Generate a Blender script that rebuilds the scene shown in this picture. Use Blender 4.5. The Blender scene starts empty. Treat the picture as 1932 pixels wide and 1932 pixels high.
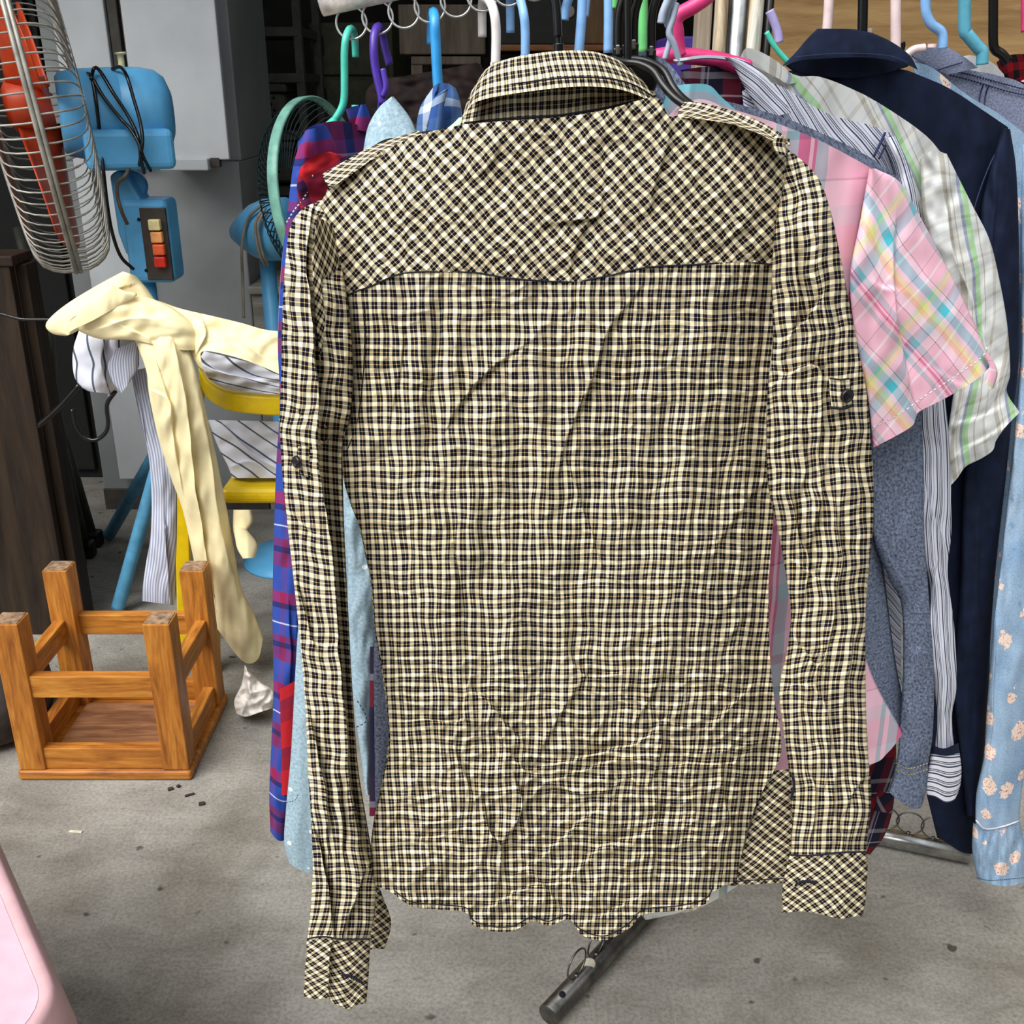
import bpy, bmesh, math, random
import numpy as np
from mathutils import Vector, Matrix

# ------------------------------------------------------------------ camera, sky, exposure
SC = bpy.context.scene
COL = SC.collection
F = 2007.0                      # focal length in pixels of the 1932 px frame
PITCH = math.radians(22.0)
CH = 1.10                       # camera height
CP, SP = math.cos(PITCH), math.sin(PITCH)
cd = bpy.data.cameras.new('camera')
cam = bpy.data.objects.new('camera', cd)
COL.objects.link(cam)
cam.location = (0, 0, CH)
cam.rotation_euler = (math.radians(90) - PITCH, 0, 0)
cd.sensor_width = 36.0
cd.lens = 36.0 * F / 1932.0
cd.clip_start = 0.02
SC.camera = cam
w = bpy.data.worlds.new('overcast_sky')
SC.world = w
w.use_nodes = True
bg = w.node_tree.nodes['Background']
bg.inputs[0].default_value = (0.90, 0.95, 1.0, 1)
bg.inputs[1].default_value = 0.85
SC.view_settings.view_transform = 'Standard'
SC.view_settings.look = 'None'
SC.view_settings.gamma = 1.0
SC.view_settings.use_curve_mapping = False
SC.view_settings.exposure = 0.70
sd = bpy.data.lights.new('hazy_sun', 'SUN'); sd.energy = 3.0; sd.angle = math.radians(50); sd.color = (1.0, 0.98, 0.95)
sun = bpy.data.objects.new('hazy_sun', sd); COL.objects.link(sun)
sun.rotation_euler = Vector((0.50, 0.56, -0.98)).to_track_quat('-Z', 'Y').to_euler()
SC.cycles.max_bounces = 6

# ------------------------------------------------------------------ geometry helpers
def at(px, py, Y):
    """world point on the vertical plane y = Y seen at a photo pixel (arrays welcome)"""
    px = np.asarray(px, float); py = np.asarray(py, float); Y = np.asarray(Y, float)
    dx = (px - 966.0) / F; dy = (966.0 - py) / F
    ry = CP + dy * SP; rz = -SP + dy * CP
    k = Y / ry
    return np.stack(np.broadcast_arrays(dx * k, Y, CH + rz * k), -1)

def onz(px, py, z=0.0):
    dx = (px - 966.0) / F; dy = (966.0 - py) / F
    ry = CP + dy * SP; rz = -SP + dy * CP
    k = (z - CH) / rz
    return np.array([dx * k, ry * k, z])

def hashang(ix, iy, seed):
    h = (ix.astype(np.int64) * 374761393 + iy.astype(np.int64) * 668265263 + seed * 1442695041) & 0xffffffff
    h = ((h ^ (h >> 13)) * 1274126177) & 0xffffffff
    h = h ^ (h >> 16)
    return (h & 4095) / 4096.0 * 2 * np.pi

def perlin(x, y, seed=0):
    x, y = np.broadcast_arrays(np.asarray(x, float), np.asarray(y, float))
    xi = np.floor(x); yi = np.floor(y); fx = x - xi; fy = y - yi
    def g(ox, oy):
        a = hashang(xi + ox, yi + oy, seed)
        return np.cos(a) * (fx - ox) + np.sin(a) * (fy - oy)
    u = fx * fx * fx * (fx * (fx * 6 - 15) + 10); v = fy * fy * fy * (fy * (fy * 6 - 15) + 10)
    a = g(0, 0) * (1 - u) + g(1, 0) * u
    b = g(0, 1) * (1 - u) + g(1, 1) * u
    return (a * (1 - v) + b * v) * 1.5

def fbm(x, y, seed=0, n=3):
    s = 0; a = 1.0
    for k in range(n):
        s = s + a * perlin(np.asarray(x) * 2 ** k, np.asarray(y) * 2 ** k, seed + 17 * k); a *= 0.5
    return s

def ridge(x, y, seed=0):
    return 1 - np.minimum(1, np.abs(perlin(x, y, seed)) * 2.4)

def spline(pts, n):
    """Catmull-Rom through pts, n samples spaced evenly along it"""
    p = np.array(pts, float)
    if len(p) == 2:
        t = np.linspace(0, 1, n)[:, None]
        return p[0] * (1 - t) + p[1] * t
    q = np.vstack([2 * p[0] - p[1], p, 2 * p[-1] - p[-2]])
    out = []
    for i in range(len(p) - 1):
        t = np.linspace(0, 1, 24, endpoint=False)[:, None]
        a, b, c, d = q[i], q[i + 1], q[i + 2], q[i + 3]
        out.append(0.5 * (2 * b + (c - a) * t + (2 * a - 5 * b + 4 * c - d) * t ** 2 + (3 * b - a - 3 * c + d) * t ** 3))
    c = np.vstack(out + [p[-1:]])
    s = np.concatenate([[0], np.cumsum(np.linalg.norm(np.diff(c, axis=0), axis=1))])
    tt = np.linspace(0, s[-1], n)
    return np.stack([np.interp(tt, s, c[:, k]) for k in range(c.shape[1])], -1)

def build(name, verts, faces_quads, uv, mat, parent=None, smooth=True, tris=None):
    """verts (n,3), quads (m,4) int arrays, uv per vertex (n,2) or None"""
    me = bpy.data.meshes.new(name)
    verts = np.asarray(verts, np.float32).reshape(-1, 3)
    q = np.asarray(faces_quads, np.int32).reshape(-1, 4)
    me.vertices.add(len(verts)); me.vertices.foreach_set('co', verts.ravel())
    nt = 0 if tris is None else len(tris)
    loops = q.ravel()
    if nt: loops = np.concatenate([loops, np.asarray(tris, np.int32).ravel()])
    me.loops.add(len(loops)); me.loops.foreach_set('vertex_index', loops)
    me.polygons.add(len(q) + nt)
    st = np.arange(len(q)) * 4
    if nt: st = np.concatenate([st, len(q) * 4 + np.arange(nt) * 3])
    me.polygons.foreach_set('loop_start', st.astype(np.int32))
    me.polygons.foreach_set('use_smooth', np.full(len(q) + nt, smooth, dtype=bool))
    if uv is not None:
        ul = me.uv_layers.new(name='UVMap')
        ul.data.foreach_set('uv', np.asarray(uv, np.float32).reshape(-1, 2)[loops].ravel())
    me.update(calc_edges=True)
    me.validate()
    return link(name, me, mat, parent)

def link(name, me, mat, parent=None):
    o = bpy.data.objects.new(name, me)
    COL.objects.link(o)
    if mat is not None: me.materials.append(mat)
    if parent is not None:
        o.parent = parent
        b = parent
        off = Vector((0, 0, 0))
        while b is not None:
            off += Vector(b.location); b = b.parent
        o.location = -off
    return o

def gridq(nv, nu, wrap=False, base=0):
    i = np.arange(nv * nu).reshape(nv, nu) + base
    if wrap: i = np.hstack([i, i[:, :1]])
    return np.stack([i[:-1, :-1], i[1:, :-1], i[1:, 1:], i[:-1, 1:]], -1).reshape(-1, 4)

class G:
    """collects grids into one mesh"""
    def __init__(s): s.v = []; s.q = []; s.u = []; s.n = 0
    def grid(s, P, UV=None, wrap=False):
        nv, nu = P.shape[:2]
        s.v.append(P.reshape(-1, 3)); s.q.append(gridq(nv, nu, wrap, s.n))
        s.u.append(np.zeros((nv * nu, 2)) if UV is None else UV.reshape(-1, 2)); s.n += nv * nu
        return s
    def tube(s, pts, r, n=8, cap=True, closed=False):
        p = np.array(pts, float); m = len(p)
        r = np.full(m, r) if np.isscalar(r) else np.array(r, float)
        if closed: t = np.roll(p, -1, 0) - np.roll(p, 1, 0)
        else: t = np.gradient(p, axis=0)
        t /= np.maximum(np.linalg.norm(t, axis=1, keepdims=True), 1e-9)
        a = np.array([0, 0, 1.0]) if abs(t[0][2]) < 0.9 else np.array([1.0, 0, 0])
        nrm = []
        for k in range(m):
            a = a - t[k] * a.dot(t[k]); a /= np.linalg.norm(a); nrm.append(a)
        nrm = np.array(nrm); bn = np.cross(t, nrm)
        th = np.linspace(0, 2 * np.pi, n, endpoint=False)
        ring = nrm[:, None, :] * np.cos(th)[None, :, None] + bn[:, None, :] * np.sin(th)[None, :, None]
        P = p[:, None, :] + ring * r[:, None, None]
        L = np.concatenate([[0], np.cumsum(np.linalg.norm(np.diff(p, axis=0), axis=1))])
        if cap and not closed:
            P = np.concatenate([np.repeat(p[:1, None], n, 1) , P, np.repeat(p[-1:, None], n, 1)])
            L = np.concatenate([[0], L, [L[-1]]])
        if closed: P = np.concatenate([P, P[:1]]); L = np.concatenate([L, [L[-1] * 1.02]])
        UV = np.stack(np.broadcast_arrays(th[None, :] * float(r.max()), L[:, None]), -1)
        return s.grid(P, UV, True)
    def lathe(s, prof, M, n=32):
        """prof: list of (radius, height) about local z, placed by matrix M"""
        pr = np.array(prof, float); th = np.linspace(0, 2 * np.pi, n, endpoint=False)
        P = np.stack([pr[:, :1] * np.cos(th), pr[:, :1] * np.sin(th), np.repeat(pr[:, 1:], n, 1)], -1)
        M = np.array(M); P = P @ M[:3, :3].T + M[:3, 3]
        return s.grid(P, None, True)
    def out(s, name, mat, parent=None, smooth=True):
        return build(name, np.concatenate(s.v), np.concatenate(s.q), np.concatenate(s.u), mat, parent, smooth)

def boxes(name, lst, mat, parent=None, bev=0.004, seg=2):
    """one mesh of bevelled boxes; each (cx,cy,cz,sx,sy,sz[,Matrix])"""
    bm = bmesh.new()
    for b in lst:
        r = bmesh.ops.create_cube(bm, size=1.0)
        M = Matrix.Translation(b[:3]) @ (b[6] if len(b) > 6 else Matrix.Identity(4)) @ Matrix.Diagonal((b[3], b[4], b[5], 1))
        bmesh.ops.transform(bm, matrix=M, verts=r['verts'])
    if bev > 0:
        bmesh.ops.bevel(bm, geom=list(bm.edges), offset=bev, segments=seg, profile=0.5, affect='EDGES')
    me = bpy.data.meshes.new(name)
    bm.to_mesh(me); bm.free()
    for p in me.polygons: p.use_smooth = False
    return link(name, me, mat, parent)

def prism(name, pts, n, mat, parent=None, bev=0.0):
    """polygon pts (3D) extruded along vector n"""
    bm = bmesh.new()
    vs = [bm.verts.new(Vector(p)) for p in pts]
    f = bm.faces.new(vs)
    r = bmesh.ops.extrude_face_region(bm, geom=[f])
    bmesh.ops.translate(bm, vec=Vector(n), verts=[e for e in r['geom'] if isinstance(e, bmesh.types.BMVert)])
    bmesh.ops.recalc_face_normals(bm, faces=list(bm.faces))
    if bev: bmesh.ops.bevel(bm, geom=list(bm.edges), offset=bev, segments=2, profile=0.5, affect='EDGES')
    me = bpy.data.meshes.new(name); bm.to_mesh(me); bm.free()
    return link(name, me, mat, parent)

def spans(pxl, pxr, pyt, pyb, Y):
    """world x0,x1,z0,z1 of an upright rectangle on plane y = Y given by pixel limits"""
    m = (pyt + pyb) / 2
    return at(pxl, m, Y)[0], at(pxr, m, Y)[0], at((pxl + pxr) / 2, pyb, Y)[2], at((pxl + pxr) / 2, pyt, Y)[2]

def bxp(pxl, pxr, pyt, pyb, Y, dep, z0=None, z1=None):
    x0, x1, a, b = spans(pxl, pxr, pyt, pyb, Y)
    a = a if z0 is None else z0; b = b if z1 is None else z1
    return ((x0 + x1) / 2, Y + dep / 2, (a + b) / 2, x1 - x0, dep, b - a)

def thing(name, label, cat, loc=(0, 0, 0), group=None):
    o = bpy.data.objects.new(name, None); COL.objects.link(o)
    o.location = Vector([float(c) for c in loc]); o.empty_display_size = 0.05
    return tag(o, label, cat, group)

def tag(o, label, cat, group=None):
    o['label'] = label; o['category'] = cat
    if group: o['group'] = group
    return o

def struct(o):
    o['kind'] = 'structure'; return o

def pxpath(pts, n=None):
    """pixel path [(px,py,Y)...] -> smooth 3-D points"""
    w3 = np.array([at(*p) for p in pts])
    return spline(w3, n or max(8, len(pts) * 7))

# ------------------------------------------------------------------ materials
def lin(c):
    return tuple((v / 12.92 if v <= 0.04045 else ((v + 0.055) / 1.055) ** 2.4) for v in [k / 255.0 for k in c[:3]]) + (1,)

class N:
    def __init__(s, name, rough=0.8, metal=0.0, spec=0.3):
        s.m = bpy.data.materials.new(name); s.m.use_nodes = True
        s.t = s.m.node_tree; s.b = s.t.nodes['Principled BSDF']
        s.b.inputs['Roughness'].default_value = rough; s.b.inputs['Metallic'].default_value = metal
        s.b.inputs['Specular IOR Level'].default_value = spec
    def n(s, typ, **k):
        x = s.t.nodes.new(typ)
        for a, v in k.items(): setattr(x, a, v)
        return x
    def l(s, a, b): s.t.links.new(a, b)
    def math(s, op, a, b=None, c=None):
        x = s.n('ShaderNodeMath', operation=op)
        for i, v in enumerate((a, b, c)):
            if v is None: continue
            if isinstance(v, (int, float)): x.inputs[i].default_value = v
            else: s.l(v, x.inputs[i])
        return x.outputs[0]
    def ramp(s, fac, stops, interp='LINEAR'):
        x = s.n('ShaderNodeValToRGB'); r = x.color_ramp; r.interpolation = interp
        while len(r.elements) < len(stops): r.elements.new(0.5)
        for e, (p, c) in zip(r.elements, sorted(stops, key=lambda q: q[0])):
            e.position = p; e.color = lin(c)
        s.l(fac, x.inputs[0]); return x.outputs[0]
    def mix(s, a, b, fac=0.5, mode='MIX'):
        x = s.n('ShaderNodeMix', data_type='RGBA', blend_type=mode)
        if isinstance(fac, (int, float)): x.inputs[0].default_value = fac
        else: s.l(fac, x.inputs[0])
        for i, v in ((6, a), (7, b)):
            if isinstance(v, tuple): x.inputs[i].default_value = lin(v)
            else: s.l(v, x.inputs[i])
        return x.outputs[2]
    def noise(s, scale, vec=None, detail=3, rough=0.55, dist=0.0):
        x = s.n('ShaderNodeTexNoise'); x.inputs['Scale'].default_value = scale
        x.inputs['Detail'].default_value = detail; x.inputs['Roughness'].default_value = rough
        x.inputs['Distortion'].default_value = dist
        if vec is not None: s.l(vec, x.inputs['Vector'])
        return x.outputs[0]
    def coord(s, which='Object'):
        return s.n('ShaderNodeTexCoord').outputs[which]
    def scaled(s, vec, sc):
        x = s.n('ShaderNodeMapping'); s.l(vec, x.inputs[0]); x.inputs['Scale'].default_value = sc
        return x.outputs[0]
    def uvxy(s):
        x = s.n('ShaderNodeSeparateXYZ'); s.l(s.coord('UV'), x.inputs[0]); return x.outputs[0], x.outputs[1]
    def bump(s, h, strength=0.3, dist=0.002):
        x = s.n('ShaderNodeBump'); x.inputs['Strength'].default_value = strength; x.inputs['Distance'].default_value = dist
        s.l(h, x.inputs['Height']); s.l(x.outputs[0], s.b.inputs['Normal'])
    def base(s, c):
        if isinstance(c, tuple): s.b.inputs['Base Color'].default_value = lin(c)
        else: s.l(c, s.b.inputs['Base Color'])
        return s.m

def plain(name, c, rough=0.5, metal=0.0, spec=0.4, var=0.08, scale=30, bump=0.0):
    m = N(name, rough, metal, spec)
    d = tuple(max(0, min(255, v * (1 - var * 2))) for v in c); u = tuple(min(255, v * (1 + var)) for v in c)
    nz = m.noise(scale, m.coord(), 4)
    if bump: m.bump(nz, bump, 0.001)
    return m.base(m.ramp(nz, [(0.3, d), (0.65, u)]))

def weave(m):
    """a fine thread bump for cloth"""
    nz = m.noise(900, m.coord('UV'), 2); m.bump(nz, 0.25, 0.0004)

def plaid(name, warp, weft, pu, pv, fac=0.5, speck=0.0, rough=0.9):
    m = N(name, rough, 0, 0.15)
    u, v = m.uvxy()
    fu = m.math('FRACT', m.math('MULTIPLY', u, 1 / pu)); fv = m.math('FRACT', m.math('MULTIPLY', v, 1 / pv))
    c = m.mix(m.ramp(fu, warp, 'CONSTANT'), m.ramp(fv, weft, 'CONSTANT'), fac)
    if speck:
        nz = m.noise(700, m.coord('UV'), 2)
        c = m.mix(c, m.ramp(nz, [(0.35, (40, 40, 50)), (0.65, (255, 255, 255))]), speck, 'SOFT_LIGHT')
    weave(m)
    return m.base(c)

def speckle(name, dark, light, scale=420, stretch=(1, 1, 1), lo=0.38, hi=0.62, rough=0.9, wash=None):
    m = N(name, rough, 0, 0.15)
    uv = m.coord('UV')
    c = m.ramp(m.noise(scale, m.scaled(uv, stretch), 3, 0.7), [(lo, dark), (hi, light)])
    if wash:
        c = m.mix(c, wash, m.math('MULTIPLY', m.noise(14, uv, 3), 0.5))
    weave(m)
    return m.base(c)

# ------------------------------------------------------------------ cloth
def stroke_h(px, py, strokes, sc=1.0):
    """height in metres of hand placed folds; each (points, amp, width_px, kind)"""
    H = np.zeros_like(px); WX = np.zeros_like(px); WY = np.zeros_like(px)
    for pts, A, wd, kind in strokes:
        pts = np.array(pts, float)
        x0, y0 = pts.min(0) - 4 * wd; x1, y1 = pts.max(0) + 4 * wd
        msk = (px > x0) & (px < x1) & (py > y0) & (py < y1)
        if not msk.any(): continue
        qx, qy = px[msk], py[msk]
        if len(pts) > 2: pts = spline(pts, max(6, len(pts) * 3))
        best = np.full(qx.shape, 1e9); sg = np.zeros_like(qx); tx = np.zeros_like(qx); ty = np.zeros_like(qx); tt = np.zeros_like(qx)
        for i in range(len(pts) - 1):
            a, b = pts[i], pts[i + 1]; d = b - a; l2 = max(d @ d, 1e-6)
            t = np.clip(((qx - a[0]) * d[0] + (qy - a[1]) * d[1]) / l2, 0, 1)
            ex = qx - a[0] - t * d[0]; ey = qy - a[1] - t * d[1]; ds = np.hypot(ex, ey)
            cr = d[0] * (qy - a[1]) - d[1] * (qx - a[0])
            m2 = ds < best
            best = np.where(m2, ds, best); sg = np.where(m2, np.sign(cr), sg)
            tt = np.where(m2, (i + t) / (len(pts) - 1), tt)
            l = math.sqrt(l2); tx = np.where(m2, -d[1] / l, tx); ty = np.where(m2, d[0] / l, ty)
        f = np.sin(np.pi * np.clip(tt, 0.03, 0.97)) ** 0.5
        g = np.exp(-(best / wd) ** 2)
        d = best * sg
        if kind == 'v': h = -A * g
        elif kind == 'r': h = A * g
        else: h = A * np.tanh(d / (0.22 * wd)) * np.exp(-best / wd)
        H[msk] += h * f
        k = abs(A) * 900 * np.tanh(d / (0.5 * wd)) * np.exp(-best / wd) * f
        WX[msk] += -tx * k; WY[msk] += -ty * k
    return H, WX, WY

def coons(T, B, L, R, nu, nv):
    Lc = spline(L, nv); Rc = spline(R, nv)
    Tc = spline(T if T is not None else [Lc[0], Rc[0]], nu); Bc = spline(B if B is not None else [Lc[-1], Rc[-1]], nu)
    Lc = Lc + np.linspace(1, 0, nv)[:, None] * (Tc[0] - Lc[0]) + np.linspace(0, 1, nv)[:, None] * (Bc[0] - Lc[-1])
    Rc = Rc + np.linspace(1, 0, nv)[:, None] * (Tc[-1] - Rc[0]) + np.linspace(0, 1, nv)[:, None] * (Bc[-1] - Rc[-1])
    u = np.linspace(0, 1, nu)[None, :, None]; v = np.linspace(0, 1, nv)[:, None, None]
    C = (1 - v) * Tc[None] + v * Bc[None] + (1 - u) * Lc[:, None] + u * Rc[:, None]
    C -= (1 - u) * (1 - v) * Tc[0] + u * (1 - v) * Tc[-1] + (1 - u) * v * Bc[0] + u * v * Bc[-1]
    return C, u[..., 0], v[..., 0]

def cloth(name, mat, parent, L, R, Y, T=None, B=None, nu=40, nv=90, th=0.012, back=True, amp=0.003, wl=(30, 160),
          seed=1, rot=0.0, uv='strip', strokes=(), warp=2.0, hfun=None, uvo=(0, 0), label=None, edge=1.0, crin=0.0, streak=0.0):
    """a cloth tube or sheet whose outline is given in photo pixels at real depth Y (number or function of px,py,u,v)"""
    C, u, v = coons(T, B, L, R, nu, nv)
    px, py = C[..., 0], C[..., 1]
    u, v = np.broadcast_arrays(u, v)
    Yg = np.full_like(px, Y) if not callable(Y) else Y(px, py, u, v)
    P0 = at(px, py, Yg)
    if uv == 'plane':
        s, t = P0[..., 0], P0[..., 2]
    else:
        wv = np.linalg.norm(np.diff(P0, axis=1), axis=2).sum(1)
        s = (u - 0.5) * wv[:, None]
        c = P0[:, nu // 2]; t = -np.concatenate([[0], np.cumsum(np.linalg.norm(np.diff(c, axis=0), axis=1))])[:, None] * np.ones_like(u)
    ca, sa = math.cos(rot), math.sin(rot)
    UV = np.stack([ca * s - sa * t + uvo[0], sa * s + ca * t + uvo[1]], -1)
    prof = np.sqrt(np.clip(1 - (2 * u - 1) ** 2, 0, 1))
    fade = np.clip(prof * 1.8, 0, 1)
    H, WX, WY = stroke_h(px, py, strokes)
    nz = perlin(px / wl[0] + 0.6 * perlin(px / 90, py / 90, seed + 5), py / wl[1], seed) + 0.5 * perlin(px / wl[0] * 2.1, py / wl[1] * 2.3, seed + 9)
    h = th * prof * edge + (amp * nz + H) * fade
    if crin: h = h + crin * (ridge(px / 34 + perlin(px / 70, py / 70, seed + 3), py / 26, seed + 2) - 0.4) * fade
    if hfun is not None: h = h + hfun(px, py)
    wx = warp * perlin(px / 45, py / 60, seed + 31) + WX + streak * (perlin(px / 15, py / 230, seed + 61) + 0.7 * perlin(px / 34, py / 300, seed + 67)); wy = warp * perlin(px / 60, py / 45, seed + 47) + WY
    Pf = at(px + np.clip(wx, -7, 7) * fade, py + np.clip(wy, -7, 7) * fade * np.clip(np.minimum(v, 1 - v) * 12, 0, 1), Yg - h)
    if back:
        nb = max(5, nu // 3)
        ii = np.linspace(nu - 1, 0, nb).round().astype(int)[1:-1]
        Pb = at(px[:, ii], py[:, ii], Yg[:, ii] + th * prof[:, ii] + 0.3 * amp * nz[:, ii] * fade[:, ii] + 0.0006)
        P = np.concatenate([Pf, Pb], 1); U2 = np.concatenate([UV, UV[:, ii] * [-1, 1]], 1)
        o = build(name, P.reshape(-1, 3), gridq(nv, P.shape[1], True), U2, mat, parent)
    else:
        o = build(name, Pf.reshape(-1, 3), gridq(nv, nu), UV, mat, parent)
    if label: o['label'] = label
    return o

# ------------------------------------------------------------------ the garage
def concrete():
    m = N('concrete', 0.75, 0, 0.25)
    c = m.coord()
    big = m.noise(1.6, c, 4, 0.6, 0.8); med = m.noise(7, m.scaled(c, (1, 1.8, 1)), 6, 0.65, 0.5); fine = m.noise(190, c, 3, 0.7)
    col = m.ramp(med, [(0.30, (134, 130, 122)), (0.46, (152, 149, 142)), (0.62, (166, 163, 156))])
    col = m.mix(col, m.ramp(big, [(0.35, (176, 168, 156)), (0.6, (255, 255, 255))]), 0.6, 'MULTIPLY')
    col = m.mix(col, m.ramp(fine, [(0.3, (150, 148, 144)), (0.6, (255, 255, 255))]), 0.55, 'MULTIPLY')
    scr = m.noise(26, m.scaled(m.coord(), (0.4, 4.0, 1)), 5, 0.7, 1.2)
    col = m.mix(col, m.ramp(scr, [(0.62, (255, 255, 255)), (0.74, (150, 140, 128))]), 0.45, 'MULTIPLY')
    sp = m.noise(34, c, 2, 0.4)
    col = m.mix(col, m.ramp(sp, [(0.70, (255, 255, 255)), (0.76, (96, 86, 76))]), 0.8, 'MULTIPLY')
    m.bump(m.math('ADD', m.math('MULTIPLY', fine, 0.5), med), 0.25, 0.002)
    return m.base(col)

M_CONC = concrete()
M_DARKWALL = plain('shade_dark_wall', (58, 56, 54), 0.9, var=0.15, scale=4)  # dark wall colour holds the deep interior's darkness
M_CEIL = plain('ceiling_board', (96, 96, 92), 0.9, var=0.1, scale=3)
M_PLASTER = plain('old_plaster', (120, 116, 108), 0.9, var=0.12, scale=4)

def slab(name, x0, x1, y0, y1, z0, z1, mat):
    return struct(boxes(name, [((x0 + x1) / 2, (y0 + y1) / 2, (z0 + z1) / 2, x1 - x0, y1 - y0, z1 - z0)], mat, None, 0))

slab('floor', -4.2, 3.4, -5.0, 6.2, -0.12, 0.0, M_CONC)
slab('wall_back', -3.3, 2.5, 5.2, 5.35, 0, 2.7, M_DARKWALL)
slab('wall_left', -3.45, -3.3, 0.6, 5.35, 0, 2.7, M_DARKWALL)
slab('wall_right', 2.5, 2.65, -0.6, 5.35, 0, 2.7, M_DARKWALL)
slab('light_block_front', -6.0, 5.0, -5.2, -5.0, 0, 3.6, M_PLASTER)  # unseen wall, added to cut low horizon light so it falls from above
slab('light_block_right', 2.5, 2.65, -5.0, -0.6, 0, 2.7, M_PLASTER)  # unseen wall, added to block light coming in from the right
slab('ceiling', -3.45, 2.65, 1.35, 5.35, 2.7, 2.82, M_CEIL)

# ------------------------------------------------------------------ fabrics of the checked shirt
CREAM = (250, 236, 196); NAVY = (10, 11, 28); GOLD = (238, 198, 116)
CHK_W = [(0.0, CREAM), (0.215, NAVY), (0.455, GOLD), (0.545, NAVY), (0.785, CREAM)]
CHK_F = [(0.0, CREAM), (0.205, NAVY), (0.455, GOLD), (0.535, NAVY), (0.795, CREAM)]
def check_mat():
    m = N('yellow_navy_check', 0.9, 0, 0.12)
    u, v = m.uvxy()
    fu = m.math('FRACT', m.math('MULTIPLY', u, 1 / 0.00660)); fv = m.math('FRACT', m.math('MULTIPLY', v, 1 / 0.00835))
    K = (0, 0, 0); W = (255, 255, 255)
    du = m.ramp(fu, [(0.0, K), (0.195, W), (0.460, K), (0.530, W), (0.795, K)], 'CONSTANT')
    dv = m.ramp(fv, [(0.0, K), (0.185, W), (0.460, K), (0.525, W), (0.800, K)], 'CONSTANT')
    gu = m.ramp(fu, [(0.0, K), (0.460, W), (0.530, K)], 'CONSTANT'); gv = m.ramp(fv, [(0.0, K), (0.460, W), (0.525, K)], 'CONSTANT')
    c = m.mix(CREAM, GOLD, m.math('MULTIPLY', m.math('MAXIMUM', gu, gv), 0.6))
    c = m.mix(c, (150, 142, 125), m.math('MULTIPLY', m.math('MAXIMUM', du, dv), m.math('SUBTRACT', 1.0, m.math('MULTIPLY', m.math('MAXIMUM', gu, gv), 0.35))))
    c = m.mix(c, NAVY, m.math('MULTIPLY', du, dv))
    c = m.mix(c, (74, 62, 46), m.math('MULTIPLY', m.math('ADD', m.math('MULTIPLY', gu, dv), m.math('MULTIPLY', gv, du)), 0.8))
    nz = m.noise(60, m.coord('UV'), 3)
    c = m.mix(c, m.ramp(nz, [(0.3, (225, 222, 215)), (0.7, (255, 255, 255))]), 0.6, 'MULTIPLY')
    weave(m)
    return m.base(c)
M_CHK = check_mat()
M_THREAD = plain('navy_thread', (14, 14, 30), 0.9)
M_BTN = plain('dark_button', (16, 13, 18), 0.35, spec=0.5)

D = 0.74
OUT_L = np.array([(385, 603), (430, 625), (480, 635), (562, 645), (640, 660), (700, 664), (780, 655), (850, 642), (920, 650), (1000, 680), (1100, 700), (1180, 706),
                  (1240, 716), (1330, 730), (1400, 734), (1480, 720), (1560, 702), (1640, 696), (1780, 700)], float)
OUT_R = np.array([(250, 1490), (300, 1490), (400, 1475), (500, 1466), (560, 1466), (640, 1463), (720, 1456), (800, 1455), (900, 1457), (960, 1460), (1020, 1456), (1100, 1450),
                  (1180, 1450), (1260, 1454), (1330, 1462), (1400, 1476), (1440, 1470), (1500, 1432), (1580, 1405), (1660, 1390), (1780, 1385)], float)

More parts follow.
